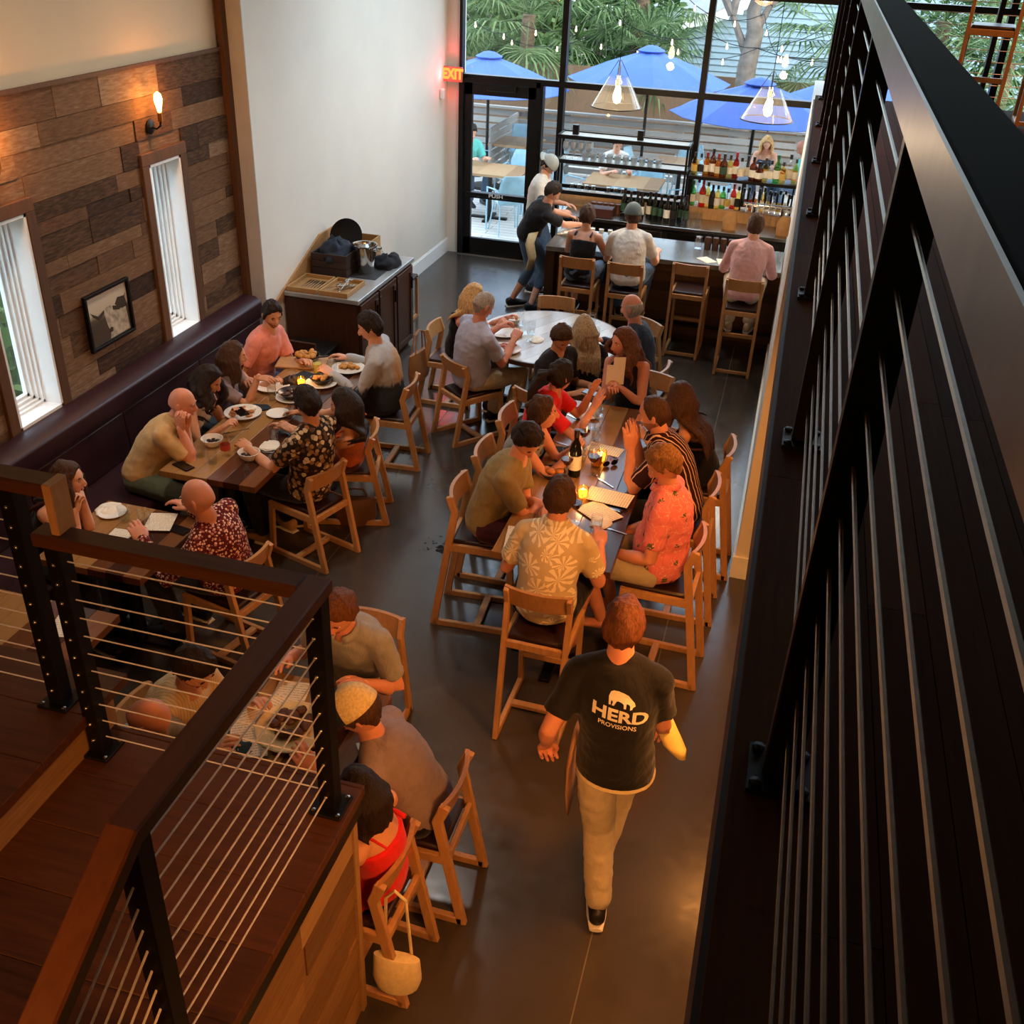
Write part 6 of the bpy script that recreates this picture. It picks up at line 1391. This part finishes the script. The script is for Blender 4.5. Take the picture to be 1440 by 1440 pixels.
def menu(px, py, z, rz, label, sx=.15, sy=.23, lift=0, mat=None):
    MN[0] += 1; lift += .0032*(MN[0] % 5); p = P_(px, py, z); return sheet('menu', label, 'menu', (p[0], p[1], z+lift), sx, sy, rz, mat or M_menu, .0025)
# table by the banquette, near half
phone(P_(258, 656, za), 1.2, 'black phone at the corner of the banquette table')
tumbler(*P_(283, 641, za), 'water glass next to the bald man in tan polo', None, .036, .10, .55); tumbler(*P_(299, 651, za), 'second water glass, nearer the table edge', None, .036, .10, .45)
plate('bowl', P_(299, 626, za), 'white bowl of dark sauce behind the water glasses'); food('dark_sauce', 'dark sauce in the white bowl by the clear bottle', dz(P_(299, 626, za), .02), .05, .02, M_sauce, 1)
b = thing('glass_bottle', 'clear glass bottle with a small red label on the banquette table', 'bottle', P_(318, 640, za)); kid(MB().lathe(((0, 0), (.032, 0), (.034, .01), (.034, .10), (.026, .14), (.013, .19), (.012, .235), (.0145, .237), (.0145, .246), (0, .246)), 16), 'bottle_body', M_glass, b, smooth=True)
kid(MB().lathe(((.0345, .045), (.0348, .045), (.0348, .085), (.0345, .085)), 16), 'label', plain('red_label', 'b8402c', .6), b, smooth=True)
plate('bowl', P_(351, 645, za), 'white bowl of red brown sauce near the table edge'); food('brown_sauce', 'red brown sauce in the white bowl near the edge', dz(P_(351, 645, za), .02), .05, .02, M_sauce, 2)
tumbler(*P_(347, 660, za), 'small shot glass below the sauce bowl', None, .022, .055, .3)
knife(P_(370, 636, za), -1.3, 'knife on the table beside the sauce bowl'); napkin(P_(380, 627, za), 0, 'white napkin by the paisley man')
tumbler(*P_(386, 618, za), 'glass of cola beside the paisley man', None, .036, .10, .3)
plate('dinner', P_(342, 583, za), 'large white plate with food scraps before the curly haired woman'); food('food_scraps', 'pale food scraps and sauce on the large white plate', dz(P_(342, 583, za), .012), .08, .03, M_bun, 4, 8); napkin(dz(P_(352, 578, za), .022), .3, 'crumpled paper napkin on the large plate', None, .09, .1)
fork(P_(331, 607, za), 2.4, 'fork lying below the large white plate'); plate('side', P_(391, 583, za), 'small clean white plate in the middle of the table')
tumbler(*P_(383, 562, za), 'tall water glass by the dark napkin', None, .036, .13, .8); tumbler(*P_(407, 588, za), 'water glass in front of the paisley man', None, .036, .10, .7); tumbler(*P_(400, 610, za), 'low tumbler at the paisley man elbow', None, .034, .09, .2)
napkin(P_(367, 573, za), 0, 'navy napkin at the middle of the banquette table', M_navy, .16, .1)
phone((-3.50, 5.86, T0+.05), .9, 'phone in the hand of the curly haired woman')
# far half
plate('rim', P_(411, 560, za), 'patterned plate under the black bowl'); solo(MB().lathe(((0, 0), (.06, 0), (.105, .045), (.10, .045), (.058, .008), (0, .008)), 24), 'serving_bowl', M_darkbowl, 'black bowl of dark stew on a patterned plate', 'bowl', dz(P_(411, 560, za), .012), smooth=True); food('stew', 'dark stew and greens in the black bowl', dz(P_(411, 560, za), .035), .075, .03, M_meat, 6)
plate('rim', P_(452, 540, za), 'white plate under the bowl near the candle'); solo(MB().lathe(((0, 0), (.05, 0), (.09, .045), (.085, .045), (.048, .008), (0, .008)), 24), 'serving_bowl', M_darkbowl, 'dark bowl of golden food on a white plate', 'bowl', dz(P_(452, 540, za), .012), smooth=True); food('golden_food', 'golden food in the bowl beside the candle', dz(P_(452, 540, za), .035), .065, .04, M_food, 7)
plate('dinner', P_(383, 545, za), 'white plate with a burger before the dark haired woman'); food('burger', 'toasted burger on the white plate', dz(P_(386, 542, za), .012), .06, .07, M_bun, 8, 8)
cloth_heap('dark_napkin', 'dark bundled napkin beside the candle', P_(410, 540, za), .08, .07, .06, plain('dark_napkin', '241c1a', .9), 9, 'napkin'); candle(424, 543, za, 'small glowing candle on the banquette table')
solo(MB().bx(-.2, -.11, 0, .2, .11, .018), 'serving_board', M_oak, 'pale wooden board under the fries skillet', 'board', P_(425, 512, za), .25, bevel=.004)
sk = thing('skillet', 'black skillet on the wooden board', 'skillet', dz(P_(433, 508, za), .019)); kid(MB().lathe(((0, 0), (.085, 0), (.1, .04), (.095, .04), (.082, .006), (0, .006)), 24), 'pan', M_darkbowl, sk, smooth=True); kid(MB().bar((.09, 0, .03), (.17, .03, .04), .02, .008), 'handle', M_darkbowl, sk)
food('fries', 'heap of golden fries in the skillet', dz(P_(433, 508, za), .045), .085, .06, M_food, 10, 26)
tumbler(*P_(447, 527, za), 'glass of yellow drink by the fries board', None, .037, .12, .8, plain('yellow_drink', 'c9b23a', .15)); tumbler(*P_(468, 526, za), 'water glass next to the yellow drink', None, .036, .11, .5)
menu(432, 530, za, 1.3, 'dark menu folder on the corner table', .14, .2, 0, M_navy); plate('dinner', P_(490, 520, za), 'plate of food before the man in the bleached sweatshirt'); food('golden_food', 'golden food on the plate by the bleached sweatshirt', dz(P_(490, 520, za), .012), .075, .04, M_food, 11); menu(488, 507, za, 1.5, 'black menu folder at the far edge of the corner table', .1, .2, 0, M_black)
# small banquette table
menu(226, 736, za, .3, 'white menu near the bald man in burgundy', .16, .2); menu(165, 760, za, .1, 'white menu below the railing on the small table', .13, .2); tumbler(*P_(176, 732, za), 'drink glass on the small table near the woman', None, .036, .10, .5); tumbler(*P_(204, 737, za), 'empty drink glass in front of the white menu', None, .036, .10, 0)
napkin(P_(152, 716, za), 0, 'white napkin and cutlery by the woman in the tank top'); plate('side', P_(158, 722, za), 'small white plate by the woman in the tank top'); phone(P_(250, 745, za), 1.4, 'phone at the edge of the small table'); plate('side', P_(190, 772, za), 'small white plate half hidden by the dark handrail')
menu(91, 880, za, .25, 'white card glowing on the table beyond the railing posts', .13, .19)
# landing table
menu(405, 985, za, .15, 'open menu standing beyond the platter', .16, .26); menu(385, 1003, za, -.3, 'menu sheet overlapping the platter'); menu(355, 1010, za, .9, 'menu sheet at the edge of the landing table'); menu(350, 1040, za, .5, 'nearest menu sheet on the landing table', .16, .26); menu(440, 1082, za, 0, 'menu corner beside the railing post', .15, .2)
solo(MB().lathe(((0, 0), (.11, 0), (.17, .02), (.165, .024), (.1, .006), (0, .006)), 32), 'platter', M_canvas, 'large cream platter on the landing table', 'plate', dz(P_(412, 1027, za), .003), smooth=True); food('braised_meat', 'dark braised meat on the cream platter', dz(P_(412, 1024, za), .018), .10, .05, M_meat, 14, 18)
cloth_heap('dark_napkin', 'dark teal napkin beside the menus on the landing table', P_(335, 1055, za), .08, .06, .02, plain('teal_napkin', '1f3a44', .9), 4, 'napkin'); tumbler(*P_(375, 1062, za), 'clear glass near the landing edge', None, .034, .09, .3)
phone((-2.02, 2.72, T0+.07), 1.2, 'phone held by the bald man beside the landing')
solo(MB().bx(-.035, -.02, 0, .035, .02, .012), 'small_card', M_paper, 'white tag on the table by the trucker cap', 'card', P_(513, 1050, za), .6)
# communal table
b = bottle('wine', 'dark', *P_(807, 668, zd), 'dark wine bottle standing on the communal table', None, 1.06)
for px, py, lab in ((796, 672, 'red wine glass in front of the wine bottle'), (833, 668, 'red wine glass beside the knife'), (820, 632, 'red wine glass behind the wine bottle'), (808, 735, 'red wine glass by the leaf print shirt')): wineglass(*P_(px, py, zd), lab)
wineglass(*P_(838, 588, zd), 'empty wine glass at the far end of the communal table', None, False); wineglass(*P_(836, 603, zd), 'second empty wine glass at the far end', None, False)
for px, py, lab in ((838, 618, 'water tumbler behind the bearded man hands'), (842, 585, 'water tumbler at the far end of the communal table'), (838, 748, 'water tumbler by the leaf print man arm'), (817, 650, 'water tumbler near the wine bottle')): tumbler(*P_(px, py, zd), lab, None, .036, .11, .5)
tumbler(*P_(838, 655, zd), 'glass of amber beer by the candle', None, .042, .12, .7, plain('beer', 'b8661c', .1))
candle(845, 648, zd, 'candle behind the beer glass on the communal table'); candle(819, 700, zd, 'tall glowing candle by the printed menu')
solo(MB().lathe(((0, 0), (.05, 0), (.085, .04), (.08, .04), (.047, .008), (0, .008)), 24), 'bread_bowl', M_darkbowl, 'dark bowl of bread at the olive tee man elbow', 'bowl', P_(776, 670, zd), smooth=True)
for k in range(4): solo(MB().ell((0, 0, 0), (.032, .026, .018), 12, 8), 'bread_slice', M_bun, 'toasted bread slice in the dark bowl', 'bread', dz(P_(768+6*k, 668+(k % 2)*3, zd), .045), group='bread slices in the dark bowl', smooth='all')
menu(856, 702, zd, 1.45, 'printed menu in front of the pink floral shirt', .17, .28, .012); menu(842, 722, zd, .9, 'printed menu under the first one', .18, .24); menu(726, 758, zd, .15, 'printed menu under the leaf print man arm', .12, .24); menu(822, 583, zd, .6, 'menu at the far end of the communal table', .15, .22)
menu(850, 632, zd, 1.4, 'pale menu behind the candle', .13, .24); menu(795, 640, zd, .2, 'navy menu folder beside the wine bottle', .14, .22, 0, M_navy)
knife(P_(848, 677, zd), .9, 'steel knife beside the red wine glass'); knife(P_(813, 590, zd), 1.0, 'knife by the far menu'); knife(P_(860, 745, zd), 1.3, 'fork handle showing by the front tumbler'); phone(P_(862, 713, zd), 1.2, 'black phone below the printed menu'); napkin(P_(845, 735, zd), .2, 'white napkin by the front tumbler'); knife(P_(792, 625, zd), 1.2, 'knife near the smiling woman hands')
s = solo(MB().ell((-.03, 0, .02), (.026, .006, .02), 10, 8).ell((.03, 0, .02), (.026, .006, .02), 10, 8).bar((-.06, 0, .03), (-.06, .11, .01), .004, .005).bar((.06, 0, .03), (.06, .11, .01), .004, .005), 'sunglasses', plain('dark_lens', '', .08), 'dark sunglasses folded near the beer candle', 'sunglasses', P_(858, 655, zd), .7, smooth=True)
m = MB().bx(-.065, -.001, 0, .065, .001, .15).bx(-.02, -.004, .12, .065, -.002, .21); solo(m, 'card', M_paper, 'cream card held up by the curly haired woman', 'card', (-.985, 6.755, TD+.17), .35)
phone((-1.08, 6.42, TD+.22), 1.2, 'phone in the hand of the woman in red'); menu(780, 535, TR, .8, 'dark menu held by the young man', .16, .22, .06, M_navy)
# round table
plate('dinner', P_(711, 493, zr), 'plate of food before the lavender shirt'); food('pink_food', 'pink and white food on the round table plate', dz(P_(713, 490, zr), .012), .08, .03, plain('ham', 'c06a55', .5, var=.3, scale=40), 21); plate('dinner', P_(708, 470, zr), 'plate before the blonde woman'); plate('bowl', P_(721, 455, zr), 'dark rimmed bowl at the edge of the round table'); plate('side', P_(722, 472, zr), 'small plate between the two diners')
for i, (px, py) in enumerate(((738, 470), (745, 480), (732, 458), (748, 470))): tumbler(*P_(px, py, zr), ('tall glass near the small plate', 'low glass in the middle of the round table', 'slim glass by the dark bowl', 'clear glass beside the napkin on the round table')[i], None, .03, .13, .2)
napkin(P_(755, 478, zr), .5, 'white folded napkin on the round table'); tumbler(*P_(826, 480, zr), 'dark drink in a tumbler near the navy shirt', None, .036, .11, .7, M_wine); tumbler(*P_(838, 478, zr), 'second dark drink near the navy shirt', None, .036, .12, .6, M_wine)
tumbler(*P_(818, 468, zr), 'tall clear glass at the navy shirt side', None, .032, .14, .2); tumbler(*P_(832, 462, zr), 'second tall clear glass at the navy shirt side', None, .03, .14, .2)
# bags
def tote(name, label, p, rz, sx, sy, h, mat, strap, cat='bag'):
    t = thing(name, label, cat, p, rz); m = MB().loft([((0, 0, 0), (sx*.46, 0, 0), (0, sy*.5, 0)), ((0, 0, h*.3), (sx*.52, 0, 0), (0, sy*.55, 0)), ((0, 0, h*.85), (sx*.5, 0, 0), (0, sy*.35, 0)), ((0, 0, h), (sx*.49, 0, 0), (0, sy*.22, 0))], 20); kid(m, 'bag_body', mat, t, smooth=True)
    for s in ((-1, 1) if name == 'tote_bag' else (1,)): kid(MB().tube([(-sx*.28, s*sy*.2, h), (-sx*.2, s*.01, h+strap*.85), (0, s*.0, h+strap), (sx*.2, s*.01, h+strap*.85), (sx*.28, s*sy*.2, h)], .007, 8), 'strap', mat, t, smooth=True)
    return t
tote('tote_bag', 'tan tote bag hanging from the blonde woman chair', (-2.98, 8.12, .28), 1.4, .34, .10, .26, M_tan, .2); tote('shoulder_bag', 'small quilted cream bag hanging low on the chair by the landing wall', (-1.02, 2.46, .13), .1, .2, .12, .17, M_canvas, .40); tote('leather_bag', 'brown leather bag on the floor under the orange top woman', (-2.72, 6.02, 0), .4, .3, .16, .2, plain('brown_bag', '6a4526', .5), .08)
# dark splash on the slab
m = MB(); rr = random.Random(4); c = atz(629, 772, 0)
for k in range(110):
    a = rr.uniform(0, 6.28); q = abs(rr.gauss(0, .07)); r = rr.uniform(.003, .017)*(1.3 if q < .06 else .7); m.lathe(((0, .0004), (r, .0004), (0, .0012)), 7, (c.x+q*1.3*math.cos(a), c.y+q*math.sin(a), 0))
solo(m, 'floor_stain', plain('dark_spill', '090808', .6, 0, .15), 'dark spatter stain on the concrete floor beside the olive tee man stool', 'stain')
SKY, EXPO = 4.7, .45
LAMPS = ((.3, 1.2, 2.43, -.6, 2.6, 270), (.3, 3.2, 2.43, -.6, 3.9, 220), (.35, 5.2, 2.43, -.9, 5.4, 130), (-1.3, -.6, 2.6, -1.6, 2.9, 130), (2.2, 7.8, 5.7, 1.3, 7.4, 190))  # last one added, unseen, to warm the far mezzanine boards
FILL_SPOTS = ((-2.6, 7.0, 5.7, -3.2, 6.4, 195, (1, .91, .82)), (-1.6, 10.2, 5.7, -4.0, 10.4, 370, (.62, .82, 1.)), (-3.0, 4.0, 5.7, -3.9, 5.2, 190, (1, .82, .62)))  # added fill spots without fixtures; the bluish one imitates daylight
# ------------------------------------------------------------------ light
w = bpy.data.worlds.new('sky'); sc.world = w; w.use_nodes = True; nt = w.node_tree; nt.nodes.clear()
o = nt.nodes.new('ShaderNodeOutputWorld'); bg = nt.nodes.new('ShaderNodeBackground'); sky = nt.nodes.new('ShaderNodeTexSky'); mixn = nt.nodes.new('ShaderNodeMix'); mixn.data_type = 'RGBA'
sky.sky_type = 'NISHITA'; sky.sun_disc = False; sky.sun_elevation = R(28); sky.sun_rotation = R(120); sky.air_density = 1.; sky.dust_density = 2.
sk2 = nt.nodes.new('ShaderNodeVectorMath'); sk2.operation = 'SCALE'; sk2.inputs['Scale'].default_value = .16
nt.links.new(sky.outputs[0], sk2.inputs[0]); mixn.inputs[0].default_value = .5; nt.links.new(sk2.outputs[0], mixn.inputs[6]); mixn.inputs[7].default_value = (.80, .92, 1.0, 1)
nt.links.new(mixn.outputs[2], bg.inputs[0]); bg.inputs[1].default_value = SKY; nt.links.new(bg.outputs[0], o.inputs[0])
def area(loc, look, sx, sy, e, col, portal=False):
    l = bpy.data.lights.new('lamp_or_portal', 'AREA'); l.shape = 'RECTANGLE'; l.size = sx; l.size_y = sy; l.energy = e; l.color = col
    o = bpy.data.objects.new('lamp_or_portal', l); COL.objects.link(o); o.location = loc; o.rotation_euler = (V(look)-V(loc)).to_track_quat('-Z', 'Y').to_euler(); l.cycles.is_portal = portal; return o
area((.4, YB+.12, 3.0), (.4, 0, 3.0), 9.2, 6.0, 1, (1, 1, 1), True)  # unseen window portal; only guides sky sampling, emits nothing itself
for wv in WINS: area((XW-.25, (wv[0]+wv[1])/2, (wv[2]+wv[3])/2), (0, (wv[0]+wv[1])/2, (wv[2]+wv[3])/2), 1.3, .45, 1, (1, 1, 1), True)
def spot(loc, look, e, col, ang=80, blend=.8, r=.08):
    l = bpy.data.lights.new('unseen_spot', 'SPOT'); l.energy = e; l.color = col; l.spot_size = R(ang); l.spot_blend = blend; l.shadow_soft_size = r
    o = bpy.data.objects.new('unseen_spot', l); COL.objects.link(o); o.location = loc; o.rotation_euler = (V(look)-V(loc)).to_track_quat('-Z', 'Y').to_euler()
WARM = (1, .37, .085)
for x, y, z, lx, ly, e in LAMPS: spot((x, y, z), (lx, ly, 0), e, WARM, 120, 1., .28)
for x, y, z, lx, ly, e, c in FILL_SPOTS: spot((x, y, z), (lx, ly, 0), e, c, 85, 1., .2)
vs = sc.view_settings; vs.view_transform = 'Standard'; vs.look = 'None'; vs.gamma = 1; vs.exposure = EXPO; vs.use_curve_mapping = False
